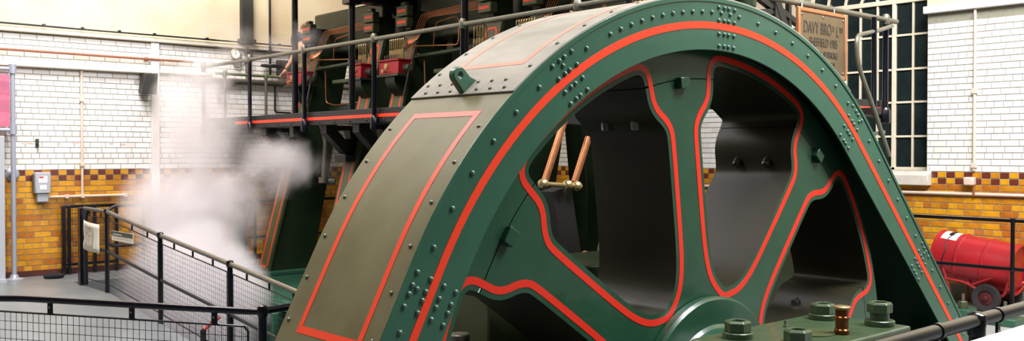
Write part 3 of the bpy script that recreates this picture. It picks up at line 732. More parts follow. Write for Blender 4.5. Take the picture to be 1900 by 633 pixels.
    if kind == 'big':
        MB().tube([(lx+.11, yb_-L_-.08, 1.05), (lx+.12, yb_-L_+.06, .72)], .012, 8).build('drive_rod', 'steel', lub)
    if kind == 'big':            # copper pipe bundle from this column to its partner
        bd = thing('pipe_bundle', (7.02, yc-.2, 1.3), 'bundle of bare copper oil pipes rising from the lubricator ' + pos, 'pipes', 'copper pipe bundles')
        for j in range(5):
            o1 = j*.024
            MB().tube(fillet([(6.86, yc-.10-o1*.6, 1.27), (6.98, yc-.02-o1, 1.34), (7.06+o1*.3, yc-.07-o1, 1.46), (7.10+o1*.3, yc-.18-o1*1.1, 1.74-o1*.5), (7.12, yc-1.5, 1.78-o1)], .09, 5), .0068, 6).build('pipe', 'copper', bd)
        MB().tube(fillet([(7.14, yc-.38, 1.32), (7.16, yc-.40, 1.62), (7.16, yc-.85, 1.66), (7.16, yc-.86, 1.36)], .08, 5), .009, 6).build('pipe', 'copper', bd)
        MB().tube(fillet([(6.98, yc-.2, 1.33), (7.10, yc-.55, 1.32), (7.12, yc-.9, 1.30), (7.12, yc-.92, 1.5)], .06, 4), .009, 6).build('pipe', 'copper', bd)
        MB().tube(fillet([(7.0, yc-.23, 1.24), (7.06, yc-.3, 1.2), (7.06, yc-.32, .72), (7.1, yc-.5, .68), (7.1, yc-1.1, .70)], .06, 4), .011, 6).build('pipe', 'copper', bd)
for k in range(3):
    yb2, ys2 = 12.2-2.35*k, 10.6-2.35*k; ym = (yb2+ys2)/2
    pos = ['nearest the left tiled wall', 'in the middle of the row', 'behind the dusty guard crest'][k]
    un = thing('engine_cylinder_unit', (8.1, ym, -1.68), 'dark green engine frame with guides and cylinder ' + pos, 'engine', 'engine cylinders')
    tp = (2.06, 2.5, 2.5)[k]
    MB().box((7.3, ys2+.2, 1.46), (8.6, yb2+(.42 if k == 0 else .12), tp)).build('crosshead_housing', 'green_grey', un, bevel=.03)
    MB().lathe([(.07, 0), (.07, .05), (.04, .09)], (7.6, ym, tp), (0, 0, 1), 14).build('housing_boss', 'green_grey', un)
    MB().box((7.5, ym-.5, -1.66), (7.95, ym+.5, 1.46)).build('guide', 'green_dark', un, bevel=.02)
    for yc in (yb2, ys2):
        MB().prism([[(9.35, -1.66), (8.75, 1.46), (8.2, 1.46), (8.6, -1.66)]], XZ, yc-.14, yc+.14).build('rear_column', 'green_dark', un)
    MB().lathe([(.86, 0), (.9, .04), (.9, .14), (.8, .18), (.8, 1.4), (.9, 1.44), (.9, 1.6)], (8.05, ym, 2.75), (0, 0, 1), 36).build('cylinder', 'green_dark', un)
    for yc in ((ys2,) if k == 0 else (yb2, ys2)): MB().box((7.4, yc-.16, 1.6), (8.5, yc+.16, 2.78)).build('cylinder_stool', 'green_dark', un, bevel=.02)
    MB().tube([(7.02, yb2-.13, 1.20), (7.04, ys2+.13, 1.24)], .028, 10).build('cross_tube', 'green_dark', un)
    MB().box((7.05, ys2+.45, .98), (7.4, yb2-.5, 1.03)).build('ledge_plate', 'green_grey', un, bevel=.006)
    MB().box((7.12, ys2+.3, .62), (7.5, yb2-.3, .68)).build('cross_beam', 'green_dark', un)
    MB().tube([(7.2, yb2-.7, .66), (7.2, yb2-.7, .40)], .022, 8).build('stay', 'steel_dull', un)
# copper valve rods and brass link, seen through the wheel
vr = thing('valve_rods', (5.2, 5.6, -.25), 'pair of slanting copper rods joined by a brass link, seen through the wheel', 'rods')
for (a, b) in (((1050, 215), (1011, 336)), ((1092, 255), (1066, 338))):
    MB().tube([onY(*a, 5.62), onY(*b, 5.62)], .03, 12).build('rod', 'copper', vr)
lk0, lk1 = onY(1003, 341, 5.6), onY(1078, 346, 5.6)
MB().tube([lk0, lk1], .02, 10).build('link', 'brass', vr)
for u, v in ((1008, 341), (1053, 343), (1070, 345)):
    MB().lathe([(.0, -.045), (.035, -.03), (.045, 0), (.035, .03), (.0, .045)], onY(u, v, 5.6), (1, 0, .05), 12).build('knuckle', 'brass', vr)
MB().bar(onY(1030, 350, 5.75), onY(1050, 480, 5.75), .16, .22).build('crank_arm', 'black_iron', vr)
MB().bar(onY(1015, 215, 5.75), onY(1110, 225, 5.75), .1, .1).build('slide_beam', 'black_iron', vr)
cv = onY(1093, 480, 5.3); tag(MB().box((cv.x-.03, cv.y, cv.z-.10), (cv.x+.03, cv.y+.08, cv.z+.06)).build('grease_pot', 'brown_pipe', bevel=.03, org=(cv.x, cv.y, cv.z-.14)), 'small pale pot on the machine behind the wheel spokes', 'pot')
# struts beyond the guard crest
lt = thing('valve_gear_frame', (9.0, 5.9, .5), 'black cross-braced frame beyond the guard top, left of the brass plate', 'frame')
YB = 5.9
for a, b, wd in (((1405, -6), (1436, 18), .06), ((1436, -10), (1438, 90), .09), ((1436, 0), (1458, 70), .10), ((1463, -10), (1463, 90), .05), ((1400, 23), (1448, 21), .06), ((1448, 20), (1484, 48), .06), ((1455, 57), (1482, 55), .04)):
    MB().bar(onY(*a, YB), onY(*b, YB), wd, wd).build('strut', 'black_iron', lt, smooth=False)
q = onY(1384, 2, 5.7)
vl = thing('valve_pot', (q.x, 5.7, q.z-.1), 'small round green valve pot with a red base behind the guard crest', 'valve')
MB().lathe([(.10, 0), (.105, .02), (.105, .2), (.08, .22)], (q.x, 5.7, q.z-.06), (0, 0, 1), 18).build('body', 'green_dark', vl)
MB().lathe([(.09, 0), (.09, .06)], (q.x, 5.7, q.z-.13), (0, 0, 1), 18).build('base', 'box_red', vl)
# pipe standing in the gap between the leaning columns
gp = thing('gap_pipe', (7.1, 11.4, -.5), 'pale vertical pipe with an elbow between the leaning columns under the walkway', 'pipe')
MB().tube(fillet([Vector((6.69, 11.4, .488)), onY(607, 262, 11.4), onY(602, 335, 11.4), onY(622, 336, 11.3)], .1), .05, 12).build('pipe', 'steel_dull', gp)
MB().lathe([(.08, -.04), (.08, .04)], onY(602, 334, 11.4), (0, 0, 1), 14).build('elbow', 'steel_dull', gp)

# ------------------------------------------------------------------ things on and by the left wall
W = YL-.008
dp = thing('display_stand', (3.47, 13.75, FZ), 'grey tube display frame standing against the tiled wall', 'stand')
def dY(u, v, y=13.75): return onY(u, v, y)
px_ = dY(24.5, 300).x; zt = dY(24, 130).z
MB().tube([(px_, 13.75, FZ+.01), (px_, 13.75, zt)], .032, 14).build('pole', 'pole_grey', dp)
MB().lathe([(.13, 0), (.13, .012), (.06, .03), (.045, .07)], (px_, 13.75, FZ), (0, 0, 1), 24).build('base', 'pole_grey', dp)
for v in (128, 241):
    z = dY(24, v).z; MB().tube([(px_, 13.75, z), (2.4, 13.75, z)], .026, 12).build('crossbar', 'pole_grey', dp)
    MB().lathe([(.05, -.06), (.05, .06)], (px_, 13.75, z), (0, 0, 1), 14).build('clamp', 'pole_grey', dp)
MB().tube([(2.4, 13.75, FZ), (2.4, 13.75, zt)], .032, 14).build('pole', 'pole_grey', dp)
fl = dY(22, 324, YL); MB().lathe([(.09, 0), (.09, .02), (.05, .05), (.035, .16)], (fl.x-.0, YL-.006, fl.z), (0, -1, 0), 20).build('wall_flange', 'pole_grey', dp)
px1, pz0, pz1 = dY(17, 180).x, dY(10, 235).z, dY(10, 139).z
ps = thing('poster', (2.9, 13.73, pz0), 'pink poster panel with mauve picture bands hung in the grey tube frame', 'poster')
MB().box((2.45, 13.728, pz0), (px1, 13.738, pz1)).build('panel', 'pink', ps)
hh = pz1-pz0
MB().box((2.45, 13.726, pz0+hh*.62), (px1, 13.728, pz0+hh*.88)).build('picture_band', 'mauve', ps)
MB().box((2.45, 13.726, pz0+hh*.30), (px1, 13.728, pz0+hh*.52)).build('picture_band', 'mauve', ps)
gx = dY(8, 300, 13.6).x; gz = dY(8, 252, 13.6).z
gb = thing('display_board', (2.8, 13.6, FZ), 'plain pale grey upright board beside the tube frame', 'board')
MB().box((2.2, 13.58, FZ+.005), (gx, 13.62, gz)).build('panel', 'box_grey', gb, bevel=.006)
MB().box((2.2, 13.52, FZ), (gx, 13.68, FZ+.04)).build('foot', 'box_grey', gb)
a, b = onY(60, 320, W), onY(89, 358, W); c_ = onY(65, 358, W); d_ = onY(86, 374, W)
eb = thing('switch_box', ((a.x+b.x)/2, W, b.z), 'grey electrical switch box with small labels on the yellow bricks', 'switch box')
MB().box((a.x, W-.14, b.z), (b.x, W, a.z)).build('case', 'box_grey', eb, bevel=.01)
MB().box((c_.x, W-.11, d_.z), (d_.x, W, c_.z-.002)).build('lower_box', 'box_grey', eb, bevel=.008)
MB().box((a.x+.04, W-.143, a.z-.14), (a.x+.15, W-.14, a.z-.05)).build('label', 'label_white', eb, smooth=False)
MB().box((a.x+.045, W-.145, a.z-.075), (a.x+.1, W-.143, a.z-.055)).build('label_print', 'label_red', eb, smooth=False)
MB().box((a.x+.055, W-.143, a.z-.23), (a.x+.14, W-.14, a.z-.17)).build('label', 'label_white', eb, smooth=False)
MB().box((a.x-.015, W-.06, b.z+.03), (a.x, W-.03, a.z-.03)).build('hinge', 'steel_dull', eb)
def pipe(name, pts, r, m, label, cat='pipe', fl=.04, n=10, clips=None):
    p0 = Vector(pts[-1]); t_ = thing(name, tuple(p0), label, cat)
    MB().tube(fillet(pts, fl, 4) if len(pts) > 2 else pts, r, n).build('tube', m, t_)
    for c in (clips or []): MB().box((c[0]-r*1.5, c[1]-r*1.6, c[2]-r*1.5), (c[0]+r*1.5, c[1]+r*1.6, c[2]+r*1.5)).build('clip', m, t_, bevel=r*.3)
    return t_
cx2 = onY(152.5, 300, W-.03).x; zc = onY(152, 364, W-.03).z
pipe('wall_conduit', [(cx2, W-.03, 1.16), (cx2, W-.03, zc)], .018, 'conduit', 'thin cream conduit running down the left tiled wall from the ledge', clips=[(cx2, W-.03, .75), (cx2, W-.03, -.15), (cx2, W-.03, zc)])
pipe('wall_conduit', [(onY(88, 365, W-.03).x, W-.03, zc), (onY(232, 362, W-.03).x, W-.03, zc)], .018, 'conduit', 'thin cream conduit running level from the grey switch box along the yellow bricks', clips=[(onY(124, 365, W-.03).x, W-.03, zc), (onY(232, 362, W-.03).x, W-.03, zc)])
pipe('brown_pipe', [(1.5, YL-.05, 1.39), (6.0, YL-.05, 1.375)], .018, 'brown_pipe', 'long thin brown pipe crossing the white bricks above the ledge', clips=[(5.3, YL-.03, 1.377)])
pipe('wall_cable', [(1.5, YL-.09, 1.73), (4.3, YL-.09, 1.725), (9.0, YL-.09, 1.73)], .013, 'black', 'black cable lying along the cream ledge at the top of the tiles', 'cable', clips=[(x, YL-.09, 1.735) for x in (3.9, 4.4, 4.9, 5.4, 6.2, 7.4, 7.8)])
pipe('wall_cable', [(6.85, YL-.05, 1.62), (9.0, YL-.05, 1.62)], .013, 'black_iron', 'second black cable below the ledge beside the round gauge', 'cable', clips=[(7.4, YL-.05, 1.62)])
sp_ = thing('wall_speaker', (5.26, 13.8, .85), 'dark wedge-shaped loudspeaker hanging under the ledge of the tiled wall', 'loudspeaker')
q0, q1, q2, q3 = [onY(u, v, 13.70) for u, v in ((268, 136), (294, 136), (291, 176), (264, 174))]
vs = [q0, q1, q2, q3]+[Vector((p_.x+(.03 if k in (0, 3) else -.02), 13.94, p_.z-(.0 if k < 2 else -.02))) for k, p_ in enumerate((q0, q1, q2, q3))]
MB().add(vs, [(0, 1, 2, 3), (7, 6, 5, 4), (0, 4, 5, 1), (1, 5, 6, 2), (2, 6, 7, 3), (3, 7, 4, 0)]).build('cabinet', 'dark_box', sp_, bevel=.01)
c4 = (q0+q2)/2; MB().box((c4.x-.02, 13.88, c4.z+.0), (c4.x+.02, YL, c4.z+.06)).build('wall_bracket', 'black', sp_)
hk = onY(68, 266, W); 
wb = thing('wall_socket', (hk.x, W, hk.z-.06), 'small dark hook plate with rust marks on the white bricks', 'hook')
MB().box((hk.x-.018, W-.05, hk.z-.05), (hk.x+.018, W, hk.z+.06)).build('plate', 'dark_box', wb, bevel=.006)
MB().tube([(hk.x, W-.04, hk.z), (hk.x, W-.075, hk.z-.01), (hk.x, W-.08, hk.z-.04)], .008, 6).build('hook', 'dark_box', wb)
for u, v, wd, hh_ in ((52, 266, .16, .02), (110, 267, .10, .015), (140, 266, .09, .015), (207, 267, .05, .02), (228, 268, .06, .018), (189, 272, .012, .09)):
    q = onY(u, v, W); MB().box((q.x-wd/2, W-.0005, q.z-hh_/2), (q.x+wd/2, W+.002, q.z+hh_/2)).build('rust_mark', 'rust', wall_left, smooth=False)
rg = MB()
for k in range(6):
    a_ = random.random()*6.3; pts = [(3.93+.14*math.cos(a_+t_*.9)*(.5+.5*math.sin(k+t_)), 13.6+.11*math.sin(a_+t_*.9), FZ+.012+.03*abs(math.sin(t_*1.7+k))) for t_ in range(6)]
    rg.tube(chaikin([Vector(p_) for p_ in pts], 2, closed=False), .022, 6)
tag(rg.build('dropped_cloth', 'cloth_black', org=(3.93, 13.6, FZ)), 'crumpled black cloth lying on the grey floor by the skirting', 'cloth')
# gauge, valve and pipes above the walkway
g0 = onY(438, 100, YL-.12)
gg = thing('pressure_gauge', (g0.x, YL, g0.z-.08), 'round white-faced gauge on the tiled wall by the walkway', 'gauge')
MB().lathe([(.06, 0), (.078, .01), (.078, .05), (.07, .055), (.066, .045), (.0, .045)], (g0.x, YL-.06, g0.z), (0, -1, 0), 28).build('case', 'brass', gg)
MB().lathe([(.067, 0), (.067, .004), (0, .004)], (g0.x, YL-.103, g0.z), (0, -1, 0), 28).build('dial', 'gauge_white', gg)
MB().bar((g0.x, YL-.110, g0.z-.015), (g0.x+.005, YL-.110, g0.z+.05), .008, .004, upv=(0, 1, 0)).build('needle', 'black', gg)
MB().tube(fillet([(g0.x, YL-.04, g0.z-.07), (g0.x, YL-.04, g0.z-.2), (g0.x+.12, YL-.04, g0.z-.2), (g0.x+.12, YL-.04, g0.z+.02)], .05), .01, 8).build('siphon_pipe', 'steel_dull', gg)
pipe('wall_pipe', [(6.86, YL-.06, 1.66), (6.86, YL-.06, 1.14)], .025, 'steel_dull', 'short grey pipe with a valve body beside the round gauge', clips=[(6.86, YL-.06, 1.60), (6.86, YL-.06, 1.45)])
pipe('wall_pipe', [(6.0, YL-.07, 1.12), (9.0, YL-.07, 1.12)], .045, 'steel_dull', 'thick grimy level pipe on the wall behind the walkway handrail')
pipe('wall_pipe', [onY(436, 158, YL-.06), onY(405, 160, YL-.06), onY(405, 186, YL-.06)], .025, 'steel_dull', 'grey pipe stub bent downwards on the tiles at the walkway end')
pipe('wall_pipe', [onY(470, 154, YL-.05), onY(510, 156, YL-.05), onY(510, 208, YL-.05), onY(540, 210, YL-.05)], .015, 'black_iron', 'thin dark pipe stepping down the tiles beside the engine')
xs_ = onY(501, 60, YL-.12).x; zs = onY(501, 123, YL-.12).z
hw = thing('stop_valve', (xs_, YL-.12, zs-.2), 'dark valve handwheel lying flat on a long vertical stem against the wall', 'valve')
MB().tube([(xs_, YL-.12, zs-.15), (xs_, YL-.12, 4.0)], .02, 8).build('stem', 'black_iron', hw)
ringp = [(xs_+.17*math.cos(R(a_)), YL-.19+.15*math.sin(R(a_)), zs) for a_ in range(0, 361, 15)]
MB().tube(ringp, .018, 8).build('handwheel', 'black_iron', hw)
for a_ in (0, 90): MB().bar((xs_-.17*math.cos(R(a_)), YL-.19-.15*math.sin(R(a_)), zs), (xs_+.17*math.cos(R(a_)), YL-.19+.15*math.sin(R(a_)), zs), .02, .02).build('spoke', 'black_iron', hw)
a, b = onY(517, 111, YL-.1), onY(538, 143, YL-.1)
jb = thing('junction_box', ((a.x+b.x)/2, YL-.1, b.z), 'dark green steel box on the wall behind the hand of the man', 'box')
MB().box((a.x, YL-.1, b.z), (b.x+.03, YL-.007, a.z)).build('case', 'dark_box', jb, bevel=.008)
MB().box((a.x+.02, YL-.106, b.z+.02), (b.x+.01, YL-.1, a.z-.02)).build('door', 'dark_box', jb)
ch = thing('roof_duct', (6.85, YL-.1, 1.74), 'wide dark vertical duct on the cream wall above the gauge', 'duct')
MB().box((6.76, YL-.12, 1.76), (6.94, YL-.021, 6.9)).build('casing', 'dark_box', ch); MB().box((6.72, YL-.14, 1.72), (6.98, YL-.021, 1.78)).build('collar', 'dark_box', ch)
dw = thing('wall_duct', (6.72, YL-.1, -1.6), 'dark vertical duct low on the brown bricks behind the steam', 'duct')
a, b = onY(437, 350, YL-.1), onY(456, 500, YL-.1)
MB().box((a.x, YL-.14, -1.62), (b.x, YL-.007, -.45)).build('casing', 'black_iron', dw); MB().box((a.x-.02, YL-.15, -.5), (b.x+.02, YL-.007, -.44)).build('collar', 'black_iron', dw)

# ------------------------------------------------------------------ gate and railings on the left
def wires(mb, o, du, dv, lu, nu, nv, r, zb, ztp):
    """vertical wires along du, level wires; zb/ztp give the panel's lower/upper edge as functions of the run"""
    du, o = Vector(du), Vector(o)
    for i in range(nu+1):
        t_ = lu*i/nu; p_ = o+du*t_; mb.tube([(p_.x, p_.y, zb(t_)), (p_.x, p_.y, ztp(t_))], r, 3, caps=False)
    for j in range(nv+1):
        f_ = j/nv; a_, b_ = o, o+du*lu
        mb.tube([(a_.x, a_.y, zb(0)+(ztp(0)-zb(0))*f_), (b_.x, b_.y, zb(lu)+(ztp(lu)-zb(lu))*f_)], r, 3, caps=False)
GY = 13.86
gx0, gx1, gx2 = onY(118, 440, GY).x, onY(128, 440, GY).x, onY(216, 440, GY).x; gz1 = onY(165, 382, GY).z
gt = thing('yard_gate', (gx0, GY, FZ), 'dark metal gate with wire mesh standing against the yellow bricks', 'gate')
for x, wd in ((gx0, .05), (gx1, .04), ((gx1+gx2)/2+.02, .04), (gx2, .04)): MB().box((x-wd/2, GY-.03, FZ+.01), (x+wd/2, GY+.03, gz1+.01)).build('upright', 'navy_black', gt, bevel=.004)
for z in (gz1, FZ+.14): MB().box((gx0, GY-.02, z-.02), (gx2, GY+.02, z+.02)).build('crosspiece', 'navy_black', gt, bevel=.004)
m = MB(); wires(m, (gx1, GY, 0), (1, 0, 0), 0, gx2-gx1, 14, 16, .0025, lambda t_: FZ+.14, lambda t_: gz1); m.build('wire_mesh', 'navy_black', gt, smooth=False)
RXX = 3.985
def rampz(y): return FZ if y > 11.6 else FZ-(11.6-y)*.1017
RP = [(12.55, -.685), (11.75, -.69), (10.12, -.872), (8.45, -1.034), (6.9, -1.19)]
rr = thing('ramp_railing', (RXX, 11.75, FZ), 'black ramp railing with grey handrail and wire mesh beside the steam, hung with two signs', 'railing')
MB().tube([(RXX, y, z) for y, z in RP], .024, 10).build('handrail', 'steel_dull', rr)
MB().tube([(RXX, y, z-.475) for y, z in RP], .018, 8).build('mid_rail', 'black_iron', rr)
for y, z in RP[1:]:
    p_ = MB().tube([(RXX, y, rampz(y)-.04), (RXX, y, z)], .026, 10).build('post', 'navy_black', rr)
    MB().lathe([(.0, -.04), (.03, -.03), (.04, 0), (.03, .03), (0, .04)], (RXX, y, z), (0, 0, 1), 12).build('ball_fitting', 'navy_black', p_)
    MB().lathe([(.0, -.03), (.028, -.02), (.032, 0), (.028, .02), (0, .03)], (RXX, y, z-.475), (0, 0, 1), 12).build('ball_fitting', 'navy_black', p_)
MB().box((RXX-.04, 12.60, FZ), (RXX+.04, 12.70, -.68)).build('end_post', 'navy_black', rr, bevel=.005)
MB().tube(fillet([(RXX, 12.50, FZ+.02), (RXX, 12.50, -.8), (RXX, 12.42, -.69)], .08), .022, 10).build('hoop', 'navy_black', rr)
for (ya_, za_), (yb__, zb_) in zip(RP, RP[1:]):
    ln = ya_-yb__-.12; y_0 = ya_-.06
    lo = lambda t_, a=ya_, b=yb__: rampz(y_0-t_)+.10
    hi = lambda t_, a=ya_, b=yb__, za=za_, zb=zb_: za+(zb-za)*(t_+.06)/(a-b)-.085
    m = MB(); wires(m, (RXX, y_0, 0), (0, -1, 0), 0, ln, int(ln/.042), 15, .0016, lo, hi); pn = m.build('wire_mesh', 'black_iron', rr, smooth=False)
    m = MB(); m.tube([(RXX, y_0, lo(0)), (RXX, y_0, hi(0)), (RXX, y_0-ln, hi(ln)), (RXX, y_0-ln, lo(ln)), (RXX, y_0, lo(0))], .007, 6); m.build('mesh_frame', 'black_iron', rr)
    for f_ in (.2, .5, .8):
        t_ = ln*f_; MB().tube([(RXX, y_0-t_, hi(t_)), (RXX, y_0-t_, hi(t_)+.085)], .011, 6).build('clip', 'black_iron', rr)
# signs hanging on it
mp = thing('map_sheet', (RXX-.04, 12.25, -1.25), 'curled white sheet with a faded grey plan drawing hung on the ramp railing', 'sign')
a, b = onX(156, 408, RXX-.05), onX(185, 466, RXX-.05)
n_ = 8; sh = MB(); vs = []; fs = []
for i in range(n_+1):
    for j in range(7):
        f_, g_ = i/n_, j/6; y = a.y+(b.y-a.y)*f_; z = a.z+(b.z-a.z)*g_-.03*f_
        y += (.10*math.sin(math.pi*min(1, g_*1.6)) if g_ < .62 else -.03)*(1-f_)**2*.8
        vs.append((RXX-.055-.035*math.sin(math.pi*f_)+.02*(1-f_)*math.sin(5*g_), y, z))
for i in range(n_):
    for j in range(6): k = i*7+j; fs.append((k, k+1, k+8, k+7))
sho = sh.add(vs, fs).build('sheet', 'paper', mp); so = sho.modifiers.new('thick', 'SOLIDIFY'); so.thickness = .004
ink = MB(); ivs = [Vector(vs[i*7+j])+Vector((-.006, 0, 0)) for i in range(2, 7) for j in range(1, 6)]
ink.add(ivs, [(i*5+j, i*5+j+1, i*5+j+6, i*5+j+5) for i in range(4) for j in range(4)]); ink.build('plan_drawing', 'ink', sho)
a, b = onX(208, 428, RXX-.04), onX(247, 453, RXX-.04)
isg = thing('information_sign', (RXX-.04, (a.y+b.y)/2, b.z), 'small sign with a dark heading band and cream text half on the ramp mesh', 'sign')
MB().box((RXX-.045, b.y, b.z), (RXX-.035, a.y, a.z)).build('panel', 'paper', isg)
MB().box((RXX-.047, b.y, (a.z+b.z)/2+.005), (RXX-.045, a.y, a.z)).build('heading_band', 'sign_dark', isg)
for k in range(2): MB().box((RXX-.046, b.y+.06+.05*k, b.z+.03+.022*k), (RXX-.0452, a.y-.05, b.z+.036+.022*k)).build('print_line', 'ink', isg)
MB().box((RXX-.048, (a.y+b.y)/2-.0, a.z-.04), (RXX-.047, a.y-.05, a.z-.03)).build('print_line', 'paper', isg)
# rail along the pit near the wall with a hoop end
hp = thing('pit_railing', (4.7, 13.2, FZ), 'thin dark railing with a hooped end along the wall behind the steam', 'railing')
hy = 13.15
MB().tube(fillet([(8.6, hy, -.70), (4.48, hy, -.70), (4.44, hy, -1.24), (4.9, hy, -1.24)], .14, 8), .022, 10).build('hoop_rail', 'black_iron', hp)
for x in (4.95, 5.75, 6.6, 7.4, 8.2):
    MB().tube([(x, hy, FZ), (x, hy, -.70)], .022, 8).build('post', 'black_iron', hp)
MB().tube([(4.9, hy, -1.24), (8.6, hy, -1.24)], .018, 8).build('mid_rail', 'black_iron', hp)
# near railing
NZ = -1.03
NP = [onZ(u, v, NZ) for u, v in ((-260, 553), (40, 554), (250, 566), (460, 578))]
cor = onZ(487, 578, NZ); end = [Vector((cor.x+.35, cor.y+.08, NZ)), Vector((cor.x+.95, cor.y+.1, NZ))]
nr_ = thing('walkway_railing', (cor.x, cor.y, -2.25), 'glossy black tube railing with square wire mesh in front of the ramp', 'railing')
MB().tube(fillet([NP[0], NP[1], NP[2], NP[3], cor]+end, .12), .0235, 14).build('handrail', 'navy_black', nr_)
pst = MB().tube([(cor.x, cor.y, -2.25), (cor.x, cor.y, NZ)], .027, 12).build('post', 'navy_black', nr_)
MB().lathe([(0, -.045), (.03, -.035), (.04, 0), (.03, .035), (0, .045)], (cor.x, cor.y, NZ), (0, 0, 1), 14).build('ball_fitting', 'navy_black', pst)
MB().lathe([(.06, 0), (.06, .01), (.03, .03)], (cor.x, cor.y, -2.249), (0, 0, 1), 14).build('base_flange', 'navy_black', pst)
p9 = MB().tube([(NP[0].x, NP[0].y, -2.24), (NP[0].x, NP[0].y, NZ+.02)], .027, 12).build('post', 'navy_black', nr_)
p8 = MB().tube([(end[1].x, end[1].y, -2.24), (end[1].x, end[1].y, NZ+.02)], .027, 12).build('post', 'navy_black', nr_)
dN = (NP[3]-NP[1]); lN = dN.length; dN.normalize(); oN = NP[1]-dN*.9; lN = lN+.9
m = MB(); wires(m, oN, dN, 0, lN, int(lN/.05), 16, .0024, lambda t_: -2.14, lambda t_: NZ-.105); m.build('wire_mesh', 'navy_black', nr_, smooth=False)
e_ = oN+dN*lN
MB().tube([(oN.x, oN.y, NZ-.10), (e_.x-dN.x*.03, e_.y-dN.y*.03, NZ-.10), (e_.x, e_.y, NZ-.13), (e_.x, e_.y, -2.14), (oN.x, oN.y, -2.14)], .0075, 6).build('mesh_frame', 'navy_black', nr_)
for u in (46, 243, 430):
    q = onZ(u, 566, NZ); t_ = (q-oN).dot(dN); q = oN+dN*t_
    st_ = MB().obox((q.x, q.y, NZ-.05), dN*.022, (0, 0, .055), dN.cross(zu)*.004).build('strap', 'navy_black', nr_, bevel=.002)
    MB().lathe([(.009, 0), (.009, .006), (.004, .009)], Vector((q.x, q.y, NZ-.05))+dN.cross(zu)*.004, dN.cross(zu), 8).build('screw', 'steel', st_)
m = MB(); d2 = (end[1]-cor); l2 = d2.length; d2.normalize(); wires(m, cor+d2*.1, d2, 0, l2-.15, int(l2/.05), 16, .0024, lambda t_: -2.14, lambda t_: NZ-.105); m.build('wire_mesh', 'navy_black', nr_, smooth=False)
rl = thing('red_lever', (4.6, 9.6, -2.4), 'thin red lever rod standing in the pit behind the ramp mesh', 'lever')
q = onY(407, 588, 9.0); MB().tube([onY(377, 612, 9.0), q], .022, 8).build('rod', 'cart_red', rl); MB().tube([onY(377, 612, 9.0), Vector((onY(377, 612, 9.0).x, 9.0, -3.2))], .03, 8).build('stand', 'black_iron', rl)

# ------------------------------------------------------------------ right wall: conduits, railing, drum on its trolley
yc_ = onX(1808, 200, XR-.03).y
vc = thing('wall_conduit', (XR, yc_, -.5), 'white painted conduit running down the white bricks to a pink switch', 'conduit')
MB().tube([(XR-.03, yc_, 3.5), (XR-.03, yc_, -.2)], .017, 10).build('tube', 'conduit', vc)
for z in (.75, -.14): MB().box((XR-.055, yc_-.03, z-.03), (XR-.006, yc_+.03, z+.03)).build('clip', 'conduit', vc, bevel=.005)
MB().box((XR-.10, yc_-.02, -.38), (XR-.006, yc_+.10, -.28)).build('switch_box', 'conduit', vc, bevel=.015)
MB().tube([(XR-.05, yc_, -.28), (XR-.05, yc_-.01, -.50)], .014, 8).build('tail', 'brown_pipe', vc)
pipe('wall_conduit', [(XR-.03, 9.0, -.485), (XR-.03, 1.5, -.485)], .02, 'conduit', 'cream conduit running level along the yellow bricks under the window')
RRX = 10.95
zr1 = onX(1800, 406, RRX).z; zr2 = onX(1800, 493, RRX).z
yp = onX(1879, 450, RRX).y
brl = thing('gallery_railing', (RRX, yp, -1.78), 'black two-rail railing in front of the red drum', 'railing')
for z in (zr1, zr2): MB().tube([(RRX, 5.4 if z == zr1 else 5.45, z), (RRX, 1.5, z)], .02, 10).build('rail', 'black', brl)
for y in (yp, yp-1.5, 5.38):
    p_ = MB().tube([(RRX, y, -1.78), (RRX, y, zr1)], .022, 10).build('post', 'black', brl)
    for z in (zr1, zr2): MB().lathe([(0, -.035), (.026, -.025), (.032, 0), (.026, .025), (0, .035)], (RRX, y, z), (0, 0, 1), 12).build('ball_fitting', 'black', p_)
DX = 11.44; A0, A1 = Vector((DX, 5.13, -1.195)), Vector((DX, 4.23, -1.315)); ad = (A1-A0); al = ad.length
dr = thing('oil_drum', (DX, 4.7, -1.55), 'red steel drum lying on its side on the trolley, white label near one end', 'drum')
rr0 = .285
MB().lathe([(rr0-.03, .03), (rr0-.012, .0), (rr0+.008, .0), (rr0+.008, .018), (rr0, .025), (rr0, .29*al), (rr0+.012, .305*al), (rr0+.012, .325*al), (rr0, .34*al), (rr0, .62*al), (rr0+.012, .635*al), (rr0+.012, .655*al), (rr0, .67*al), (rr0, al-.025), (rr0+.008, al-.018), (rr0+.008, al), (rr0-.012, al), (rr0-.02, al-.03), (0, al-.032)], A0, ad, 40).build('shell', 'drum_red', dr)
adn = ad.normalized(); upd = (zu-adn*zu.dot(adn)).normalized(); sd = adn.cross(upd)
lb = MB(); vs = []
for i in range(7):
    a_ = R(-18+14*i-25)
    for f_ in (.06, .26): vs.append(A0+adn*(al*f_)+(upd*math.cos(a_)+sd*math.sin(a_))*(rr0+.002))
lb.add(vs, [(2*i, 2*i+1, 2*i+3, 2*i+2) for i in range(6)]).build('label', 'label_white', dr)
vs = []
for i in range(3):
    a_ = R(2+12*i)
    for f_ in (.13, .19): vs.append(A0+adn*(al*f_)+(upd*math.cos(a_)+sd*math.sin(a_))*(rr0+.004))
MB().add(vs, [(2*i, 2*i+1, 2*i+3, 2*i+2) for i in range(2)]).build('label_mark', 'black', dr)
ringp = [A0+adn*(al*.17+.012*math.sin(k*1.3))+(upd*math.cos(R(k*12))+sd*math.sin(R(k*12)))*(rr0+.005) for k in range(31)]
MB().tube(ringp, .006, 6).build('chain', 'black_iron', dr)
tr = thing('drum_trolley', (DX, 4.5, -1.78), 'red tube drum trolley with rubber wheels under the red drum', 'trolley')
TX = 11.13
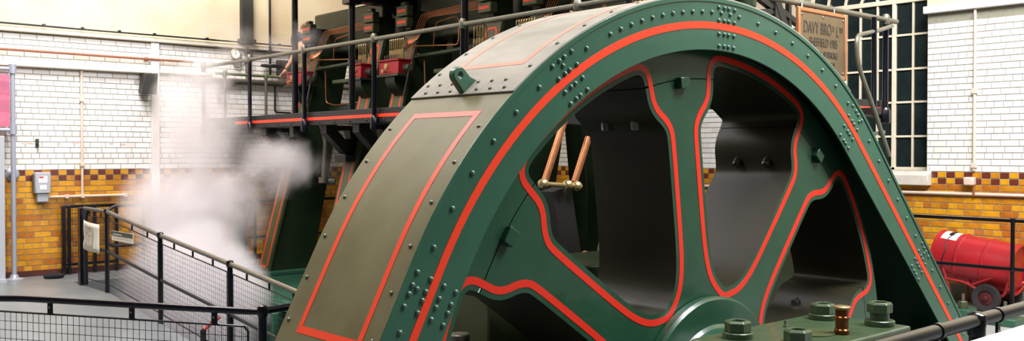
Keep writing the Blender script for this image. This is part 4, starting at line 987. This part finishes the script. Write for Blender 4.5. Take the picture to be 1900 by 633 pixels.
for X_, sgn in ((TX, -1), (2*DX-TX-.02, 1)):
    q = onX(1830, 552, TX); cyw, czw = q.y, -1.78+.155
    wh = MB().lathe([(.085, -.03), (.12, -.038), (.148, -.036), (.155, -.02), (.155, .02), (.148, .036), (.12, .038), (.085, .03), (.085, -.03)], (X_, cyw, czw), (1, 0, 0), 40, caps=False).build('tyre', 'rubber', tr)
    MB().lathe([(.088, -.012), (.06, -.02), (.03, -.022), (.028, -.04), (.015, -.045), (0, -.045)], (X_, cyw, czw), (1, 0, 0), 20).build('wheel_hub', 'hub_red', wh)
    tx = X_+.06 if sgn < 0 else X_-.06
    g = lambda u, v, tx=tx: Vector((tx, onX(u, v, TX).y, onX(u, v, TX).z))
    MB().tube(fillet([g(1748, 517), g(1787, 525), g(1812, 540), g(1830, 552)], .06), .016, 8).build('frame_tube', 'cart_red', tr)
    MB().tube(fillet([g(1798, 530), g(1866, 507)], .05), .016, 8).build('frame_tube', 'cart_red', tr)
    MB().tube(fillet([g(1870, 500), g(1864, 535), g(1858, 552), g(1832, 553)], .06), .016, 8).build('frame_tube', 'cart_red', tr)
    MB().tube(fillet([g(1745, 497), g(1752, 520), g(1758, 540), Vector((tx, g(1758, 540).y, -1.78))], .04), .014, 8).build('leg', 'cart_red', tr)
    MB().tube([g(1862, 540), g(1915, 522)], .016, 8).build('handle', 'cart_red', tr)
MB().tube([(TX, cyw, czw), (2*DX-TX-.02, cyw, czw)], .014, 8).build('axle', 'cart_red', tr)
for u, v in ((1790, 526), (1864, 538)):
    q = onX(u, v, TX); MB().tube([(TX+.06, q.y, q.z), (2*DX-TX-.08, q.y, q.z)], .014, 8).build('cross_tube', 'cart_red', tr)
# foreground right: tube rail and white reading board
FY, FZr = 1.33, -.55
fr_ = thing('foreground_railing', (3.2, FY, -1.9), 'glossy dark tube railing with a ball joint in front of the white board edge', 'railing')
MB().tube([(1.2, FY, FZr), (5.2, FY, FZr)], .0225, 20).build('handrail', 'navy_black', fr_)
q = onZ(1827, 597, FZr); bxp = q.x
p_ = MB().tube([(bxp, FY, -1.9), (bxp, FY, FZr)], .024, 16).build('post', 'navy_black', fr_)
MB().lathe([(.025, -.05), (.028, -.045), (.028, -.025), (.031, 0), (.028, .02), (.016, .029), (0, .031)], (bxp, FY, FZr), (0, 0, 1), 24).build('ball_fitting', 'navy_black', p_)
p3 = MB().tube([(5.18, FY, -1.9), (5.18, FY, FZr+.02)], .024, 16).build('post', 'navy_black', fr_)
p2 = MB().tube([(bxp-1.8, FY, -1.9), (bxp-1.8, FY, FZr)], .024, 16).build('post', 'navy_black', fr_)
for u, v in ((1757, 617), (1857, 585)):
    q = onZ(u, v, FZr); MB().lathe([(.026, -.012), (.026, .012)], (q.x, FY, FZr), (1, 0, 0), 20).build('clip_band', 'navy_black', fr_)
    st_ = MB().box((q.x-.011, FY-.005, FZr-.13), (q.x+.011, FY+.005, FZr-.02)).build('strap', 'navy_black', fr_, bevel=.002)
    MB().lathe([(.007, 0), (.007, .004), (.003, .006)], (q.x, FY-.005, FZr-.06), (0, -1, 0), 8).build('screw', 'steel', st_)
wbd = thing('reading_board', (2.9, .9, -1.9), 'plain white sloping board at the foreground railing, seen at its edge', 'board')
MB().obox((3.0, .87, -.552), (.75, 0, 0), (0, .215, .047), (0, -.0015, .008)).build('panel', 'white_board', wbd, bevel=.002)
for x in (2.5, 3.5): MB().tube([(x, .87, -1.9), (x, .87, -.57)], .02, 10).build('leg', 'pole_grey', wbd)
# green ground fittings beside the guard foot
for (u, v, sz, lb_) in ((1865, 588, .16, 'square green floor casting with a nut, beyond the ball joint of the railing'), (1787, 572, .11, 'low green floor casting at the foot of the guard')):
    q = onZ(u, v, -1.70); cst = thing('floor_casting', (q.x, q.y, -1.78), lb_, 'casting')
    MB().box((q.x-sz, q.y-sz, -1.78), (q.x+sz, q.y+sz, -1.70)).build('base', 'green', cst, bevel=.01)
    HEX(sz*.45, .08, (q.x, q.y, -1.70), (0, 0, 1)).build('nut', 'green_olive', cst, ang=20)
    MB().lathe([(.018, 0), (.018, .09)], (q.x, q.y, -1.63), (0, 0, 1), 8).build('stud', 'steel_dull', cst)

# ------------------------------------------------------------------ man on the walkway
MX, MY, MZ = 7.45, 13.25, .515
def skin(name, verts, edges, radii, m, parent, root=0, sub=2):
    me = bpy.data.meshes.new(name); o0 = Vector(ORG[parent.name]); me.from_pydata([tuple(Vector(v_)-o0) for v_ in verts], edges, []); me.materials.append(MATS[m])
    o = bpy.data.objects.new(name, me); COL.objects.link(o); o.parent = parent; ORG[o.name] = tuple(o0)
    md = o.modifiers.new('skin', 'SKIN'); md.use_smooth_shade = True
    for v_, r_ in zip(me.skin_vertices[0].data, radii): v_.radius = (r_ if isinstance(r_, tuple) else (r_, r_)); v_.use_root = False
    me.skin_vertices[0].data[root].use_root = True
    s_ = o.modifiers.new('sub', 'SUBSURF'); s_.levels = sub; s_.render_levels = sub
    return o
man = thing('person', (MX, MY, MZ), 'person in a navy T-shirt leaning one hand on the far handrail of the walkway', 'person')
Hd = onY(566, 57, MY); hand = onY(524, 137, 13.58)
pel = Vector((MX+.1, MY-.05, MZ+.88)); che = Vector((Hd.x+.04, MY+.0, MZ+1.22)); nek = Vector((Hd.x+.02, MY, Hd.z-.15))
dv = Vector((hand.x-Hd.x, .12, 0)).normalized()          # towards the hand
shL = che+Vector((-.14, .10, .06)); shR = che+Vector((.17, -.02, .05))
hand = Vector((hand.x, 13.58, 1.225)); elb = (shL+hand)/2+Vector((.04, -.06, -.03)); wr = hand+(elb-hand).normalized()*.10+Vector((0, 0, .02))
hipL, hipR = pel+Vector((-.07, .07, -.03)), pel+Vector((.07, -.07, -.03))
knL, knR = Vector((MX+.0, MY+.02, MZ+.48)), Vector((MX+.22, MY-.12, MZ+.48)); anL, anR = Vector((MX, MY+.05, MZ+.08)), Vector((MX+.26, MY-.1, MZ+.08))
toL, toR = anL+Vector((-.14, .1, -.04)), anR+Vector((-.14, .1, -.04))
elR = shR+Vector((.10, .02, -.27)); wrR = elR+Vector((.0, .08, -.22)); hdR = wrR+Vector((-.02, .03, -.08))
ht = Hd+Vector((0, 0, .10))
V_ = [pel, (pel+che)/2, che, nek, Hd-Vector((0, 0, .06)), Hd, ht, shL, elb, wr, shR, elR, wrR, hipL, knL, anL, toL, hipR, knR, anR, toR]
E_ = [(0, 1), (1, 2), (2, 3), (3, 4), (4, 5), (5, 6), (2, 7), (7, 8), (8, 9), (2, 10), (10, 11), (11, 12), (0, 13), (13, 14), (14, 15), (15, 16), (0, 17), (17, 18), (18, 19), (19, 20)]
R_ = [.13, .125, .14, .055, .07, .092, .055, .065, .045, .03, .065, .045, .03, .085, .062, .045, .04, .085, .062, .045, .04]
body = skin('body', V_, E_, R_, 'skin', man)
skin('t_shirt', [pel+Vector((0, 0, .03)), (pel+che)/2, che, nek-Vector((0, 0, .03)), shL, (shL*.45+elb*.55), shR, (shR*.45+elR*.55)], [(0, 1), (1, 2), (2, 3), (2, 4), (4, 5), (2, 6), (6, 7)], [.19, .19, .20, .09, .12, .09, .12, .09], 'navy_shirt', man)
skin('trousers', [pel, hipL, knL, anL+Vector((0, 0, .04)), hipR, knR, anR+Vector((0, 0, .04))], [(0, 1), (1, 2), (2, 3), (0, 4), (4, 5), (5, 6)], [.145, .10, .08, .065, .10, .08, .065], 'trouser', man)
MB().lathe([(.090, -.03), (.102, .0), (.100, .03), (.085, .065), (.055, .092), (.0, .104)], Hd+Vector((.022, -.012, .018)), (.25, -.08, 1), 20).build('hair', 'hair', man)
MB().lathe([(.0, -.02), (.012, -.012), (.012, .012), (0, .03)], Hd+Vector((-.09, .02, -.015)), (0, 0, 1), 8).build('nose', 'skin', man)
for s_ in (-1, 1):
    MB().lathe([(0, -.008), (.009, 0), (0, .008)], Hd+Vector((-.075, .02+.032*s_, .015)), (0, 0, 1), 8).build('eye', 'hair', man)
    MB().lathe([(0, -.03), (.012, -.02), (.014, .01), (0, .03)], Hd+Vector((.0, .088*s_, 0)), (0, 0, 1), 8).build('ear', 'skin', man)
MB().box(Hd+Vector((-.086, -.0, -.052)), Hd+Vector((-.078, .045, -.045))).build('mouth', 'label_red', man)
for base_, tip, nm in ((wr, hand, 'hand'), (wrR, hdR, 'hand')):
    d_ = (tip-base_).normalized(); sdv = d_.cross(Vector((.2, .1, 1))).normalized(); upv_ = sdv.cross(d_)
    vs, es, rs = [base_, base_+d_*.045, base_+d_*.085], [(0, 1), (1, 2)], [.028, (.036, .02), (.036, .018)]
    for k, (of, ln) in enumerate(((-.030, .065), (-.010, .078), (.010, .074), (.030, .058))):
        i0 = len(vs); vs += [base_+d_*.09+sdv*of, base_+d_*(.09+ln*.5)+sdv*of*1.15+upv_*.004, base_+d_*(.09+ln)+sdv*of*1.2-upv_*.018]; es += [(2, i0), (i0, i0+1), (i0+1, i0+2)]; rs += [.0095, .009, .008]
    i0 = len(vs); vs += [base_+d_*.04+sdv*.04-upv_*.01, base_+d_*.085+sdv*.062-upv_*.02]; es += [(1, i0), (i0, i0+1)]; rs += [.011, .009]
    skin(nm, vs, es, rs, 'skin', man, 0, 1)
for an, to in ((anL, toL), (anR, toR)):
    skin('shoe', [an+Vector((.05, -.03, -.045)), an+Vector((0, 0, -.03)), to], [(0, 1), (1, 2)], [.04, .052, .036], 'black', man, 1, 1)

# ------------------------------------------------------------------ steam rising from the pit
vm = bpy.data.materials.new('steam'); vm.use_nodes = True; nt = vm.node_tree; nt.nodes.clear()
out = nt.nodes.new('ShaderNodeOutputMaterial'); pv = nt.nodes.new('ShaderNodeVolumePrincipled'); nt.links.new(pv.outputs[0], out.inputs['Volume'])
pv.inputs['Color'].default_value = (.95, .925, .94, 1); pv.inputs['Anisotropy'].default_value = .1
tc = nt.nodes.new('ShaderNodeTexCoord')
def nd(t_, **kw):
    n = nt.nodes.new(t_)
    for k, v_ in kw.items(): setattr(n, k, v_)
    return n
def link(a_, b_): nt.links.new(a_, b_)
sep = nd('ShaderNodeSeparateXYZ'); link(tc.outputs['Object'], sep.inputs[0])
def math_(op, a_, b_=None, cl=False):
    n = nd('ShaderNodeMath', operation=op, use_clamp=cl)
    for i, q in enumerate((a_, b_)):
        if q is None: continue
        if isinstance(q, (int, float)): n.inputs[i].default_value = q
        else: link(q, n.inputs[i])
    return n.outputs[0]
# a few soft puffs, their edge eaten away by rolling noise
nz = nd('ShaderNodeTexNoise'); nz.inputs['Scale'].default_value = 1.5; nz.inputs['Detail'].default_value = 6; nz.inputs['Roughness'].default_value = .58; nz.inputs['Distortion'].default_value = .6; link(tc.outputs['Object'], nz.inputs['Vector'])
puffs = [((-.50, -.7, -1.45), (.85, 1.4, 1.25), 1.9), ((-.05, .1, -.35), (1.05, 1.1, .85), 1.15), ((.60, -.1, .15), (1.25, .9, .65), .55),
         ((-.05, .1, .65), (.7, .8, 1.2), 1.0), ((.1, .2, 1.6), (.8, .8, .9), .36), ((1.3, .2, 1.8), (.8, .8, .7), .25)]
tot = None
for c_, r_, k_ in puffs:
    t2 = None
    for ax in range(3):
        q = math_('MULTIPLY', math_('SUBTRACT', sep.outputs[ax], c_[ax]), 1/r_[ax]); q = math_('MULTIPLY', q, q); t2 = q if t2 is None else math_('ADD', t2, q)
    g_ = math_('MULTIPLY', math_('SUBTRACT', 1.0, t2, True), k_)
    tot = g_ if tot is None else math_('MAXIMUM', tot, g_)
e1 = math_('MULTIPLY', math_('SUBTRACT', nz.outputs['Fac'], .52), 2.6)
den = math_('ADD', tot, e1)
mask = math_('MULTIPLY', tot, 3.0, True)
den = math_('MULTIPLY', math_('MULTIPLY', math_('MAXIMUM', math_('SUBTRACT', den, .25), 0.0), mask), 3.6)
link(den, pv.inputs['Density'])
MATS['steam'] = vm
SCN = (5.05, 11.4, -.35)
st = MB().box((SCN[0]-1.05, SCN[1]-2.0, SCN[2]-2.6), (SCN[0]+1.9, SCN[1]+1.2, SCN[2]+2.4)).build('steam_cloud', 'steam', org=SCN, smooth=False)
tag(st, 'billowing white steam rising from the pit beside the ramp', 'steam', kind='stuff')
